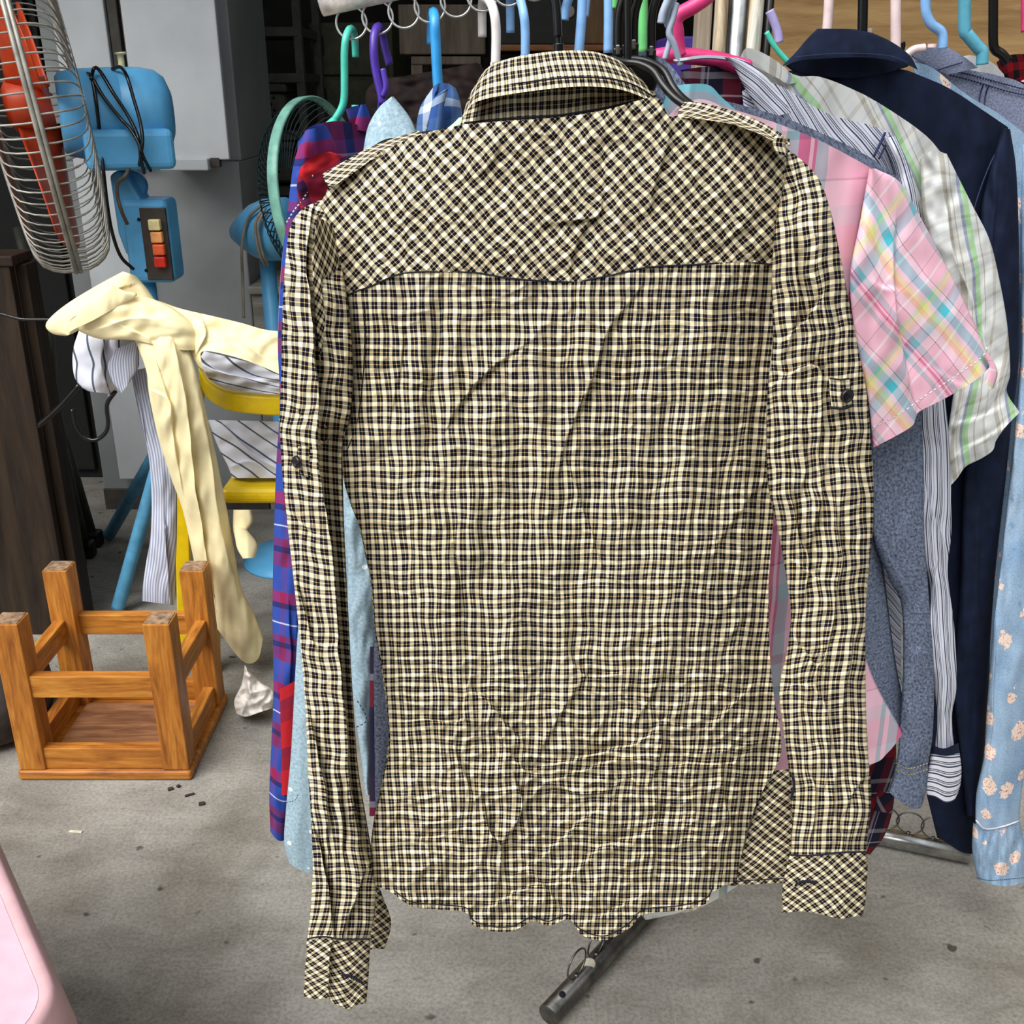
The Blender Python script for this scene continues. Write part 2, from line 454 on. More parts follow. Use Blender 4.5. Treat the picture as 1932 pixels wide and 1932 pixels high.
MAIN_STROKES = [
    # below the yoke
    ([(845, 520), (832, 600), (822, 700), (815, 790), (822, 860)], .0075, 20, 'v'),
    ([(800, 540), (790, 640), (796, 740), (800, 850)], .003, 20, 'r'),
    ([(868, 540), (862, 640), (850, 760), (848, 850)], .0035, 14, 'r'),
    ([(985, 655), (935, 690), (900, 722), (868, 765), (850, 800)], .0045, 13, 's'),
    ([(1000, 660), (1060, 655)], .003, 12, 's'),
    ([(960, 560), (952, 640), (948, 740)], .002, 16, 'v'),
    ([(1092, 535), (1080, 620), (1070, 720), (1062, 830)], .0042, 15, 'v'),
    ([(1195, 560), (1165, 600), (1140, 640), (1128, 690), (1100, 760), (1070, 830), (1060, 870)], .0065, 16, 's'),
    ([(1160, 600), (1180, 680), (1190, 760)], .003, 13, 's'),
    ([(1198, 530), (1192, 640), (1196, 760), (1200, 880)], .0035, 14, 'v'),
    ([(1238, 540), (1234, 700), (1240, 850), (1252, 950)], .0022, 18, 'r'),
    ([(1062, 840), (1078, 890), (1100, 960), (1130, 1050), (1150, 1120)], .0035, 13, 's'),
    ([(1140, 870), (1160, 960), (1195, 1060), (1210, 1150)], .0022, 18, 'v'),
    ([(980, 760), (975, 880), (985, 1000)], .002, 22, 'v'),
    ([(760, 600), (756, 680), (742, 760), (735, 800)], .003, 13, 's'),
    ([(690, 640), (684, 720), (672, 800), (652, 850)], .0045, 11, 's'),
    ([(650, 850), (700, 830), (760, 810), (810, 790)], .0022, 18, 'r'),
    ([(655, 890), (710, 870), (770, 860)], .0025, 14, 'v'),
    ([(780, 760), (760, 860), (745, 960), (735, 1040)], .0022, 22, 'r'),
    # right flank folding back
    ([(1392, 500), (1400, 600), (1406, 700), (1400, 800), (1370, 900), (1350, 1000)], .007, 34, 'v'),
    ([(1430, 560), (1436, 640), (1425, 740), (1410, 850)], .004, 13, 's'),
    ([(1330, 560), (1345, 700), (1340, 820)], .003, 24, 'r'),
    ([(1455, 900), (1410, 950), (1370, 1010), (1330, 1080)], .0035, 17, 's'),
    ([(1445, 1060), (1400, 1110), (1350, 1170)], .003, 16, 's'),
    ([(1440, 1130), (1380, 1200), (1350, 1260)], .003, 16, 's'),
    ([(1400, 880), (1415, 960), (1405, 1040)], .003, 12, 's'),
    # darts
    ([(838, 862), (846, 960), (862, 1060), (876, 1160), (884, 1280)], .004, 9, 'v'),
    ([(1310, 820), (1311, 920), (1307, 1040), (1301, 1180), (1292, 1300)], .003, 9, 'v'),
    # waist and below: crumples
    ([(700, 1120), (740, 1115), (790, 1128)], .003, 11, 's'),
    ([(715, 1250), (780, 1240), (830, 1250)], .0025, 12, 's'),
    ([(735, 1362), (800, 1358), (866, 1364), (872, 1330), (884, 1285)], .0065, 12, 's'),
    ([(884, 1290), (935, 1340), (985, 1400), (1000, 1425)], .005, 14, 's'),
    ([(1104, 1278), (1070, 1330), (1046, 1372), (1020, 1420)], .006, 15, 's'),
    ([(1065, 1200), (1085, 1250), (1110, 1278), (1180, 1265), (1235, 1262)], .004, 13, 's'),
    ([(1250, 1260), (1240, 1300), (1212, 1345), (1190, 1372)], .004, 14, 's'),
    ([(1030, 1445), (1090, 1430), (1150, 1415), (1205, 1400), (1245, 1365)], .0075, 15, 's'),
    ([(1040, 1475), (1110, 1450), (1170, 1432), (1250, 1425)], .0055, 13, 's'),
    ([(1245, 1365), (1250, 1410), (1243, 1450), (1230, 1470)], .006, 12, 's'),
    ([(1250, 1360), (1290, 1370), (1310, 1380)], .003, 10, 's'),
    ([(1250, 1452), (1310, 1440), (1370, 1442), (1420, 1410)], .005, 13, 's'),
    ([(1330, 1370), (1380, 1330), (1420, 1290)], .004, 14, 's'),
    ([(1180, 1470), (1130, 1500), (1060, 1490), (1010, 1475)], .0045, 14, 's'),
    ([(950, 1400), (985, 1450), (1035, 1470)], .005, 15, 's'),
    ([(970, 1470), (985, 1520), (972, 1560), (948, 1592)], .0085, 15, 's'),
    ([(915, 1520), (922, 1565), (946, 1600), (945, 1640), (936, 1675)], .0075, 14, 's'),
    ([(860, 1400), (875, 1460), (900, 1520)], .0045, 15, 's'),
    ([(700, 1580), (770, 1585), (830, 1575), (890, 1560)], .0035, 12, 's'),
    ([(760, 1560), (840, 1545), (910, 1530)], .003, 12, 's'),
    ([(735, 1520), (770, 1500), (795, 1450)], .003, 14, 'r'),
    ([(985, 1640), (1040, 1600), (1100, 1545), (1150, 1515)], .005, 15, 's'),
    ([(1075, 1660), (1130, 1600), (1190, 1580), (1240, 1560)], .005, 15, 's'),
    ([(1160, 1500), (1150, 1540), (1155, 1590)], .0045, 13, 's'),
    ([(1245, 1480), (1240, 1560), (1234, 1640), (1220, 1700)], .0055, 15, 's'),
    ([(1360, 1440), (1366, 1500), (1380, 1560), (1370, 1630)], .006, 14, 's'),
    ([(1395, 1430), (1400, 1500), (1388, 1580)], .005, 13, 's'),
    ([(1300, 1460), (1310, 1540), (1322, 1620)], .0025, 20, 'r'),
    ([(700, 1668), (780, 1690), (860, 1690), (905, 1680)], .006, 13, 's'),
    ([(900, 1725), (960, 1690), (1010, 1670), (1060, 1665)], .006, 13, 's'),
    ([(1100, 1740), (1160, 1715), (1205, 1690)], .005, 12, 's'),
    ([(1000, 1640), (1040, 1690), (1075, 1730)], .004, 14, 's'),
    # yoke
    ([(1265, 225), (1262, 270), (1240, 340), (1225, 400)], .005, 13, 's'),
    ([(1270, 290), (1310, 340), (1330, 390)], .003, 12, 's'),
    ([(1135, 380), (1128, 410), (1075, 418), (1040, 425)], .0045, 10, 's'),
    ([(1128, 405), (1100, 440), (1082, 480), (1075, 520)], .004, 11, 's'),
    ([(1150, 260), (1140, 330), (1130, 400)], .003, 22, 'v'),
    ([(950, 260), (935, 300), (905, 330)], .0025, 16, 's'),
    ([(790, 270), (815, 330), (820, 400)], .002, 22, 'v'),
    ([(1205, 400), (1205, 450), (1200, 500)], .002, 10, 's'),
    ([(1440, 420), (1400, 440), (1340, 470)], .0025, 15, 's'),
    ([(1470, 380), (1430, 400), (1390, 440)], .0025, 15, 's'),
    ([(690, 470), (720, 500), (760, 515)], .002, 14, 's'),
]

def hmain(px, py):
    """relief of the shirt's back above the plane y = D, metres towards the camera"""
    px = np.asarray(px, float); py = np.asarray(py, float)
    l = np.interp(py, OUT_L[:, 0], OUT_L[:, 1]); r = np.interp(py, OUT_R[:, 0], OUT_R[:, 1])
    q = np.clip((2 * px - l - r) / (r - l), -1, 1)
    pr = np.clip(1 - np.abs(q) ** 3.2, 0, 1) ** 0.7
    fade = np.clip(pr * 2.2, 0, 1)
    low = 1 / (1 + np.exp(-(py - 1290) / 50)); flank = np.clip((px - 1330) / 80, 0, 1) * (py > 480)
    mid = np.clip((py - 505) / 60, 0, 1)
    h = 0.034 * pr - 0.020 * np.clip((px - 1372) / 80, 0, 1) ** 1.3 * np.clip((py - 470) / 120, 0, 1) * np.clip(pr * 3, 0, 1)
    h = h + fade * mid * (1 - 0.5 * low) * (0.0050 * perlin(px / 58 + 0.4 * perlin(px / 120, py / 120, 3), py / 420, 7) + 0.0018 * perlin(px / 24, py / 170, 8))
    h = h + fade * 0.0022 * fbm(px / 110, py / 130, 11, 3)
    h = h + fade * (0.0013 + 0.0030 * low + 0.0012 * flank) * (ridge(px / 52 + 0.8 * perlin(px / 80, py / 80, 21), py / 36 + 0.8 * perlin(px / 80, py / 80, 22), 23) - 0.3)
    h = h + fade * (0.0006 + 0.0013 * low + 0.0006 * flank) * (ridge(px / 26 + 0.7 * perlin(px / 40, py / 40, 31), py / 24, 33) - 0.3)
    h = h + fade * low * 0.0038 * perlin(px / 85, py / 42 + 0.5 * perlin(px / 90, py / 90, 5), 41)
    return h

def hm_full(px, py):
    px = np.atleast_1d(np.asarray(px, float)); py = np.atleast_1d(np.asarray(py, float))
    l = np.interp(py, OUT_L[:, 0], OUT_L[:, 1]); r = np.interp(py, OUT_R[:, 0], OUT_R[:, 1])
    q = np.clip((2 * px - l - r) / (r - l), -1, 1)
    fade = np.clip(np.sqrt(np.clip(1 - q * q, 0, 1)) * 1.8, 0, 1)
    return hmain(px, py) + stroke_h(px, py, MAIN_STROKES)[0] * fade

shirt = thing('checked_shirt', 'large yellow and navy checked long-sleeved shirt hanging with its back to the camera', 'shirt', at(1070, 210, D))
MZ = dict(th=0.0, amp=0.0, hfun=hmain, strokes=MAIN_STROKES, uv='plane', back=False)
HEM = [(700, 1668), (735, 1682), (775, 1710), (830, 1716), (880, 1722), (892, 1745), (930, 1757), (965, 1757), (990, 1745), (1005, 1738), (1035, 1747), (1072, 1735),
       (1095, 1762), (1140, 1775), (1185, 1752), (1215, 1725), (1280, 1718), (1330, 1705), (1346, 1682), (1390, 1662)]
YOKE_SEAM = [(645, 562), (672, 550), (700, 540), (760, 516), (840, 513), (900, 515), (960, 525), (1040, 531), (1090, 531), (1150, 520), (1220, 505), (1300, 500), (1400, 495), (1466, 500)]
def side(tab, y0, y1, n=26):
    ys = np.linspace(y0, y1, n); return [(float(np.interp(y, tab[:, 0], tab[:, 1])), float(y)) for y in ys]
MAIN_STROKES = [(p, a * 1.75, wd, k) for p, a, wd, k in MAIN_STROKES]
LSR = 1.5
cloth('back_panel', M_CHK, shirt, side(OUT_L, 562, 1668), side(OUT_R, 500, 1662), D, YOKE_SEAM, HEM, 330, 470, warp=2.8, streak=2.6, **MZ)
YOKE_TOP = [(603, 385), (622, 352), (650, 328), (700, 296), (750, 270), (800, 252), (870, 236), (940, 229), (1060, 221), (1150, 205), (1235, 184), (1262, 218), (1285, 218), (1340, 220), (1400, 232), (1450, 251), (1490, 284)]
cloth('yoke', M_CHK, shirt, [(603, 385), (622, 430), (634, 480), (645, 562)], [(1490, 284), (1484, 350), (1475, 420), (1466, 500)],
      lambda px, py, u, v: D + 0.022 * (1 - v) ** 2 * np.clip(1 - np.exp(-((px - 1060) / 260) ** 2), 0.15, 1), YOKE_TOP, YOKE_SEAM, 300, 140, rot=math.radians(47), streak=1.4, warp=2.6, **MZ)
# the shirt's far side, a loose sheet behind
cloth('front_panel', M_CHK, shirt, side(OUT_L, 400, 1640), side(OUT_R, 300, 1640), D + 0.022, [(610, 400), (760, 300), (1060, 285), (1300, 270), (1490, 300)], None, 60, 90,
      th=0.0, back=False, amp=0.004, seed=77, uv='plane')

def seam(pts, parent, hf=hm_full, Y=D, r=0.0007, mat=M_THREAD, name='seam', off=0.0008):
    p = spline(pts, max(12, int(np.linalg.norm(np.diff(np.array(pts, float), axis=0), axis=1).sum() / 5)))
    h = hf(p[:, 0], p[:, 1]) if hf else 0
    return G().tube(at(p[:, 0], p[:, 1], Y - h - off), r, 5).out(name, mat, parent)

seam(YOKE_SEAM, shirt, r=0.0006, off=0.0003)
seam([(838, 868), (846, 960), (862, 1060), (876, 1160), (884, 1270)], shirt, r=0.0003, off=0.0)
seam([(1310, 826), (1311, 920), (1307, 1040), (1301, 1180)], shirt, r=0.0002, off=0.0)
seam([(687, 575), (688, 640), (684, 720), (672, 800), (655, 850)], shirt, r=0.0004, off=0.0002)
seam([(x, y - 9) for x, y in HEM[1:-1]], shirt, r=0.0005)

# collar: fall and stand wrap the neck
NX = 1058.0
def neck(px, py, u, v): return D + 0.012 + 0.050 * (2 * u - 1) ** 2
cloth('collar_stand', M_CHK, shirt, [(876, 196), (872, 238)], [(1228, 150), (1252, 196)], lambda px, py, u, v: neck(px, py, u, v) + 0.004,
      [(880, 196), (950, 170), (1060, 158), (1150, 160), (1236, 172)], [(868, 238), (940, 231), (1060, 223), (1150, 207), (1240, 186)], 90, 24, th=0, back=False, amp=0.0008, wl=(60, 60), seed=4)
cloth('collar', M_CHK, shirt, [(903, 150), (886, 180), (870, 226)], [(1190, 128), (1222, 156), (1248, 190)],
      lambda px, py, u, v: neck(px, py, u, v) - 0.004 - 0.014 * v,
      [(903, 150), (918, 130), (940, 117), (990, 104), (1060, 96), (1115, 97), (1155, 108), (1190, 128)],
      [(870, 226), (890, 198), (915, 187), (960, 178), (1010, 171), (1060, 165), (1110, 163), (1160, 167), (1205, 180), (1248, 206)],
      120, 50, th=0, back=False, amp=0.0014, wl=(50, 90), seed=6, crin=0.0006, uvo=(0.002, 0))
# inner layer so the collar has thickness
cloth('collar_lining', M_CHK, shirt, [(903, 150), (884, 205)], [(1190, 128), (1236, 180)], lambda px, py, u, v: neck(px, py, u, v) + 0.007,
      [(903, 150), (918, 130), (940, 117), (990, 104), (1060, 96), (1115, 97), (1155, 108), (1190, 128)], None, 60, 16, th=0, back=False, amp=0.0006, seed=8)
def hcollar(px, py): return 0.0 * px
def cneck(px, k):
    u = np.clip((px - 880) / 360.0, 0, 1); return D + 0.012 + 0.050 * (2 * u - 1) ** 2 - k
pts = spline([(884, 190), (915, 172), (960, 160), (1010, 153), (1060, 147), (1110, 146), (1160, 150), (1200, 162), (1238, 186)], 60)
G().tube(at(pts[:, 0], pts[:, 1], cneck(pts[:, 0], 0.0175)), 0.0005, 5).out('seam', M_THREAD, shirt)
pts = spline([(876, 232), (940, 226), (1060, 217), (1150, 202), (1236, 181)], 60)
G().tube(at(pts[:, 0], pts[:, 1], cneck(pts[:, 0], 0.004)), 0.0007, 5).out('seam', M_THREAD, shirt)

# sleeves
LS = [([(590, 400), (575, 480), (583, 560), (592, 650), (600, 740), (606, 800)], .012, 16, 's'),
      ([(600, 810), (598, 870), (612, 960), (626, 1060), (634, 1180), (644, 1300), (655, 1420), (664, 1520)], .016, 14, 's'),
      ([(555, 450), (548, 540), (552, 640)], .003, 12, 'v'),
      ([(548, 760), (575, 790), (596, 800)], .003, 10, 's'),
      ([(545, 960), (580, 1000), (610, 1010)], .003, 12, 's'),
      ([(560, 1080), (575, 1160), (600, 1230)], .004, 12, 's'),
      ([(575, 1200), (610, 1220), (628, 1215)], .003, 10, 's'),
      ([(580, 1330), (600, 1420), (618, 1500), (622, 1600)], .006, 13, 's'),
      ([(640, 1480), (645, 1560), (650, 1620)], .005, 9, 's'),
      ([(592, 1560), (610, 1640), (622, 1720), (632, 1765)], .008, 12, 's'),
      ([(690, 1640), (668, 1700), (650, 1765)], .006, 11, 's')]
cloth('sleeve', M_CHK, shirt,
      [(604, 378), (570, 395), (547, 430), (538, 500), (533, 590), (531, 690), (528, 790), (531, 870), (538, 950), (548, 1040), (560, 1150), (570, 1250), (577, 1350), (581, 1450), (587, 1550), (590, 1640), (586, 1710), (580, 1772)],
      [(622, 378), (634, 440), (648, 520), (660, 600), (666, 700), (660, 790), (648, 850), (648, 950), (652, 1050), (657, 1150), (662, 1250), (668, 1350), (676, 1450), (692, 1550), (706, 1640), (708, 1710), (698, 1772)],
      lambda px, py, u, v: D - 0.012 + 0.05 * np.clip((0.12 - v) / 0.12, 0, 1), None, None, 90, 330, th=0.016, amp=0.0022, wl=(26, 120), seed=12, strokes=[(p, a * 1.4, w_, k) for p, a, w_, k in LS], warp=5.0, streak=2.5, crin=0.0016,
      hfun=lambda px, py: -0.030 * np.clip((px - np.interp(py, [810, 870, 960, 1060, 1180, 1300, 1420, 1520, 1620, 1700], [600, 598, 612, 626, 634, 644, 655, 666, 690, 720]) + 2) / 12, 0, 1) * np.clip((py - 790) / 40, 0, 1))
def twist(px, py, u, v): return D - 0.036 + 0.03 * u + 0.02 * v
cloth('sleeve_fold', M_CHK, shirt, [(598, 405), (590, 480), (592, 560), (600, 650), (608, 740), (612, 806)], [(630, 430), (645, 520), (655, 600), (657, 690), (650, 760), (640, 812)],
      twist, None, None, 40, 110, th=0.004, amp=0.002, wl=(24, 60), seed=14, rot=math.radians(32), warp=2.5, strokes=[([(612, 480), (608, 560), (622, 640)], .003, 10, 's'), ([(650, 700), (625, 730), (612, 770)], .003, 10, 's')])
cloth('cuff', M_CHK, shirt, [(579, 1770), (577, 1810), (574, 1850), (573, 1881)], [(699, 1770), (697, 1810), (695, 1850), (691, 1893)], D - 0.028, [(579, 1770), (610, 1766), (650, 1772), (699, 1770)],
      [(573, 1881), (600, 1886), (617, 1883), (630, 1893), (655, 1904), (675, 1896), (691, 1893)], 60, 60, th=0.012, amp=0.002, wl=(30, 50), seed=15, rot=math.radians(50), crin=0.001, warp=2.5,
      strokes=[([(628, 1772), (620, 1820), (622, 1880)], .006, 10, 's')])
RS = [([(1500, 330), (1530, 420), (1550, 520), (1560, 620)], .003, 22, 'r'),
      ([(1485, 400), (1500, 480), (1505, 560), (1490, 640)], .005, 15, 's'),
      ([(1475, 640), (1520, 600), (1550, 560)], .0035, 12, 's'),
      ([(1470, 720), (1510, 690), (1548, 700), (1552, 780), (1548, 860)], .006, 13, 's'),
      ([(1500, 800), (1520, 860), (1510, 940)], .003, 13, 's'),
      ([(1490, 900), (1500, 980), (1525, 1060), (1520, 1130)], .005, 13, 's'),
      ([(1560, 880), (1548, 960), (1530, 1040)], .004, 14, 's'),
      ([(1580, 960), (1590, 1060), (1575, 1160), (1560, 1240)], .004, 15, 's'),
      ([(1500, 1060), (1550, 1090), (1590, 1080)], .003, 11, 's'),
      ([(1500, 1200), (1540, 1260), (1560, 1230)], .004, 12, 's'),
      ([(1620, 1180), (1600, 1260), (1590, 1340), (1596, 1440)], .004, 14, 's'),
      ([(1484, 1300), (1500, 1290), (1530, 1296)], .003, 8, 's'),
      ([(1530, 1290), (1560, 1330), (1570, 1400), (1560, 1480)], .004, 13, 's'),
      ([(1580, 1440), (1575, 1520), (1590, 1600)], .0035, 15, 's'),
      ([(1640, 1460), (1610, 1500), (1590, 1540)], .004, 12, 's'),
      ([(1520, 1440), (1540, 1500), (1530, 1590)], .004, 12, 's')]
cloth('sleeve', M_CHK, shirt,
      [(1478, 290), (1470, 360), (1460, 450), (1456, 540), (1458, 640), (1448, 740), (1446, 840), (1450, 920), (1468, 1000), (1482, 1080), (1492, 1160), (1484, 1230), (1470, 1300), (1478, 1380), (1488, 1450), (1494, 1530), (1492, 1615)],
      [(1494, 286), (1540, 330), (1565, 390), (1585, 480), (1602, 570), (1620, 660), (1635, 740), (1643, 830), (1648, 910), (1648, 980), (1641, 1060), (1634, 1140), (1633, 1230), (1634, 1330), (1638, 1420), (1644, 1500), (1638, 1570), (1634, 1612)],
      lambda px, py, u, v: D - 0.006 + 0.04 * np.clip((0.12 - v) / 0.12, 0, 1), None, None, 120, 330, th=0.018, amp=0.0024, wl=(30, 120), seed=22, strokes=[(p, a * 1.7, w_, k) for p, a, w_, k in RS], warp=5.0, streak=2.5, crin=0.0015, rot=0.03)
cloth('cuff', M_CHK, shirt, [(1490, 1612), (1483, 1640), (1476, 1680), (1475, 1722)], [(1636, 1606), (1637, 1640), (1634, 1690), (1628, 1727)], D - 0.02, [(1490, 1612), (1530, 1613), (1590, 1606), (1636, 1606)],
      [(1475, 1722), (1520, 1720), (1560, 1728), (1590, 1733), (1628, 1727)], 60, 50, th=0.012, amp=0.0014, wl=(40, 50), seed=25, rot=math.radians(45), warp=2.0, crin=0.0006)
seam([(1492, 1613), (1530, 1614), (1590, 1608), (1634, 1607)], shirt, hf=None, Y=D - 0.033, r=0.0008)
seam([(581, 1771), (610, 1767), (650, 1773), (697, 1771)], shirt, hf=None, Y=D - 0.041, r=0.0007)
def buttonhole(pts, Y):
    p = spline(pts, 24); p = p + np.stack([0 * p[:, 0], 1.4 * np.sin(np.arange(24) * 1.9)], -1)
    G().tube(at(p[:, 0], p[:, 1], Y), 0.0012, 6).out('buttonhole', M_THREAD, shirt)
buttonhole([(1500, 1670), (1515, 1663), (1541, 1665)], D - 0.0335)
buttonhole([(645, 1839), (660, 1842), (682, 1853)], D - 0.0415)
buttonhole([(1495, 1462), (1498, 1480), (1493, 1508)], D - 0.022)
# placket of the left sleeve turned to the dark inside
cloth('sleeve_placket', M_CHK, shirt, [(690, 1600), (700, 1680), (700, 1740), (698, 1792)], [(694, 1600), (720, 1685), (738, 1740), (726, 1790)], D + 0.03, None, None, 24, 60, th=0.006, amp=0.002, seed=28, rot=0.9)
# gusset and front tail seen past the back hem on the right
cloth('front_tail', M_CHK, shirt, [(1452, 1455), (1420, 1540), (1400, 1610), (1372, 1672)], [(1500, 1450), (1500, 1540), (1500, 1610), (1498, 1664)], D + 0.012, None, [(1372, 1672), (1430, 1668), (1498, 1664)], 50, 70, th=0.004, amp=0.003,
      wl=(60, 60), seed=33, rot=math.radians(42))
seam([(1376, 1664), (1430, 1660), (1496, 1656)], shirt, hf=None, Y=D + 0.0055, r=0.0005)

# shoulder tabs
cloth('epaulette', M_CHK, shirt, [(1290, 192), (1282, 206), (1276, 222)], [(1490, 262), (1489, 276), (1462, 268)], lambda px, py, u, v: D - 0.018 + 0.03 * (1 - v), 
      [(1290, 192), (1330, 195), (1390, 212), (1440, 232), (1490, 262)], [(1276, 222), (1310, 224), (1370, 232), (1420, 248), (1462, 268)], 90, 20, th=0.004, amp=0.0015, wl=(40, 30), seed=41, rot=0.2, crin=0.0006)
cloth('epaulette_loop', M_CHK, shirt, [(1462, 256), (1458, 272), (1466, 290)], [(1486, 258), (1482, 274), (1484, 294)], D - 0.022, None, None, 14, 20, th=0.003, amp=0.001, seed=42, uvo=(.003, 0))
cloth('epaulette', M_CHK, shirt, [(790, 246), (800, 254), (806, 262)], [(608, 328), (612, 340), (622, 356)], lambda px, py, u, v: D - 0.004 + 0.03 * (1 - v),
      [(790, 246), (740, 262), (690, 282), (650, 304), (608, 328)], [(806, 262), (750, 280), (700, 303), (660, 330), (622, 356)], 80, 16, th=0.004, amp=0.001, wl=(40, 30), seed=43, rot=0.4)
# roll-up tabs with buttons on the sleeves
def button(px, py, Y, rad, parent, tilt=0.0):
    c = at(px, py, Y); M = Matrix.Translation(c) @ Matrix.Rotation(tilt, 4, 'Z') @ Matrix.Rotation(math.radians(90), 4, 'X')
    g = G().lathe([(0, .0022), (rad * .30, .0019), (rad * .62, .0019), (rad * .72, .0028), (rad * .92, .0028), (rad, .0018), (rad, .0004), (rad * .9, 0), (0, 0)], M, 28)
    o = g.out('button', M_BTN, parent)
    for a in range(4):
        q = c + np.array([math.cos(a * 1.571 + .78) * rad * .28, -0.0023, math.sin(a * 1.571 + .78) * rad * .28])
        g = G().tube([q, q + np.array([0, -.0004, 0])], rad * .1, 6); g.out('thread_hole', M_THREAD, o)
t1 = cloth('sleeve_tab', M_CHK, shirt, [(1564, 714), (1566, 745), (1569, 772)], [(1604, 716), (1607, 745), (1608, 766)], D - 0.0285, None, [(1569, 772), (1590, 773), (1608, 766)], 26, 30, th=0.002, amp=0.0008, seed=51, uvo=(.001, .002))
button(1596, 746, D - 0.0315, 0.0049, t1, 0.35)
seam([(1566, 714), (1585, 716), (1603, 714)], t1, hf=None, Y=D - 0.0305, r=0.0006)
seam([(1569, 769), (1590, 771), (1608, 765)], t1, hf=None, Y=D - 0.0305, r=0.001)
t2 = cloth('sleeve_tab', M_CHK, shirt, [(562, 842), (562, 872), (566, 896)], [(585, 842), (588, 872), (590, 902)], D - 0.030, None, None, 20, 30, th=0.002, amp=0.0008, seed=52)
button(563, 871, D - 0.0335, 0.0045, t2, -0.8)

# ------------------------------------------------------------------ the row of shirts behind, to the right
def row(y0, k=0.0003, vv=0.0):
    """hanging plane of one shirt of the row: each further right lies a little deeper"""
    return lambda px, py, u, v: y0 + k * np.maximum(px - 1300, 0) + vv * v

PINK = (240, 186, 204); PALE = (246, 218, 230); MAG = (200, 30, 116); AQUA = (84, 196, 212); SLATE = (142, 170, 182); LEMON = (244, 236, 150); PEACH = (246, 196, 140); WHITE = (240, 240, 240)
M_PINK = plaid('pink_madras', [(0, PINK), (.08, SLATE), (.13, PINK), (.17, MAG), (.20, PINK), (.22, MAG), (.235, SLATE), (.30, PINK), (.42, (170, 110, 130)), (.43, PALE), (.52, PEACH), (.58, LEMON), (.63, PALE), (.68, AQUA), (.78, PALE), (.84, (90, 70, 90)), (.85, PINK)],
               [(0, PINK), (.10, WHITE), (.13, PINK), (.22, (120, 90, 110)), (.23, PALE), (.33, AQUA), (.42, SLATE), (.47, PALE), (.55, LEMON), (.60, (190, 226, 160)), (.64, PINK), (.75, WHITE), (.77, PINK), (.88, (150, 90, 110)), (.89, PINK)], 0.088, 0.092, 0.45)
M_PINK2 = plaid('pink_body', [(0, PINK), (.16, SLATE), (.19, PINK), (.22, SLATE), (.29, MAG), (.35, PINK), (.37, MAG), (.385, SLATE), (.45, PINK), (.80, (180, 120, 130)), (.81, PINK)],
                [(0, PINK), (.2, (200, 215, 222)), (.3, PALE), (.42, (160, 130, 140)), (.43, PINK), (.62, SLATE), (.66, PALE), (.80, (236, 140, 160)), (.86, PALE)], 0.17, 0.16, 0.32)
M_CHAM = speckle('grey_blue_chambray', (52, 66, 96), (150, 160, 178), 300, (1, 1, 1), 0.36, 0.64, wash=(100, 112, 138))
M_STRIPE = plaid('navy_white_stripe', [(0, (226, 228, 240)), (.14, (36, 42, 72)), (.24, (226, 228, 240)), (.34, (120, 128, 165)), (.40, (226, 228, 240)), (.50, (30, 36, 62)), (.56, (226, 228, 240)), (.62, (30, 36, 62)), (.68, (226, 228, 240)), (.84, (150, 158, 190)), (.90, (226, 228, 240))],
                 [(0, (226, 228, 240))], 0.0145, 0.05, 0.04)
M_STRIPE_H = plaid('navy_white_band', [(0, (232, 234, 244))], [(0, (232, 234, 244)), (.18, (30, 36, 66)), (.34, (232, 234, 244)), (.5, (30, 36, 66)), (.58, (232, 234, 244)), (.66, (30, 36, 66)), (.76, (232, 234, 244))], 0.05, 0.013, 0.95)
M_MAROON = plaid('maroon_flannel', [(0, (26, 26, 46)), (.22, (110, 20, 40)), (.40, (150, 146, 156)), (.46, (26, 26, 46)), (.5, (170, 166, 176)), (.52, (26, 26, 46)), (.72, (130, 24, 40))],
                 [(0, (30, 28, 48)), (.2, (150, 22, 40)), (.42, (40, 36, 56)), (.5, (200, 196, 204)), (.52, (40, 36, 56)), (.7, (150, 146, 156)), (.78, (30, 28, 48))], 0.062, 0.066)
CW = (222, 224, 222)
M_GREEN = plaid('white_green_plaid', [(0, CW), (.10, (168, 158, 140)), (.19, CW), (.24, (168, 158, 140)), (.26, CW), (.35, (84, 104, 160)), (.40, (132, 208, 112)), (.50, CW), (.58, (150, 140, 122)), (.60, CW), (.74, (186, 180, 168)), (.80, CW)],
                [(0, CW), (.12, (196, 192, 184)), (.2, CW), (.32, (200, 206, 216)), (.36, CW), (.52, (184, 178, 168)), (.6, CW), (.78, (214, 212, 206)), (.84, CW)], 0.075, 0.05, 0.42)
M_NAVY = plain('navy_cotton', (21, 30, 53), 0.85, var=0.10, scale=60, spec=0.2)
M_DCHAM = speckle('heather_denim', (70, 78, 112), (176, 182, 202), 420, (1, 1, 1), 0.3, 0.7, wash=(126, 136, 168))
M_GREYTEE = speckle('pale_grey_jersey', (196, 200, 202), (226, 228, 228), 500, (1, 1, 1), 0.3, 0.7)
M_REDCHK = plaid('red_black_check', [(0, (120, 12, 24)), (.5, (14, 10, 14))], [(0, (120, 12, 24)), (.5, (14, 10, 14))], 0.018, 0.018)

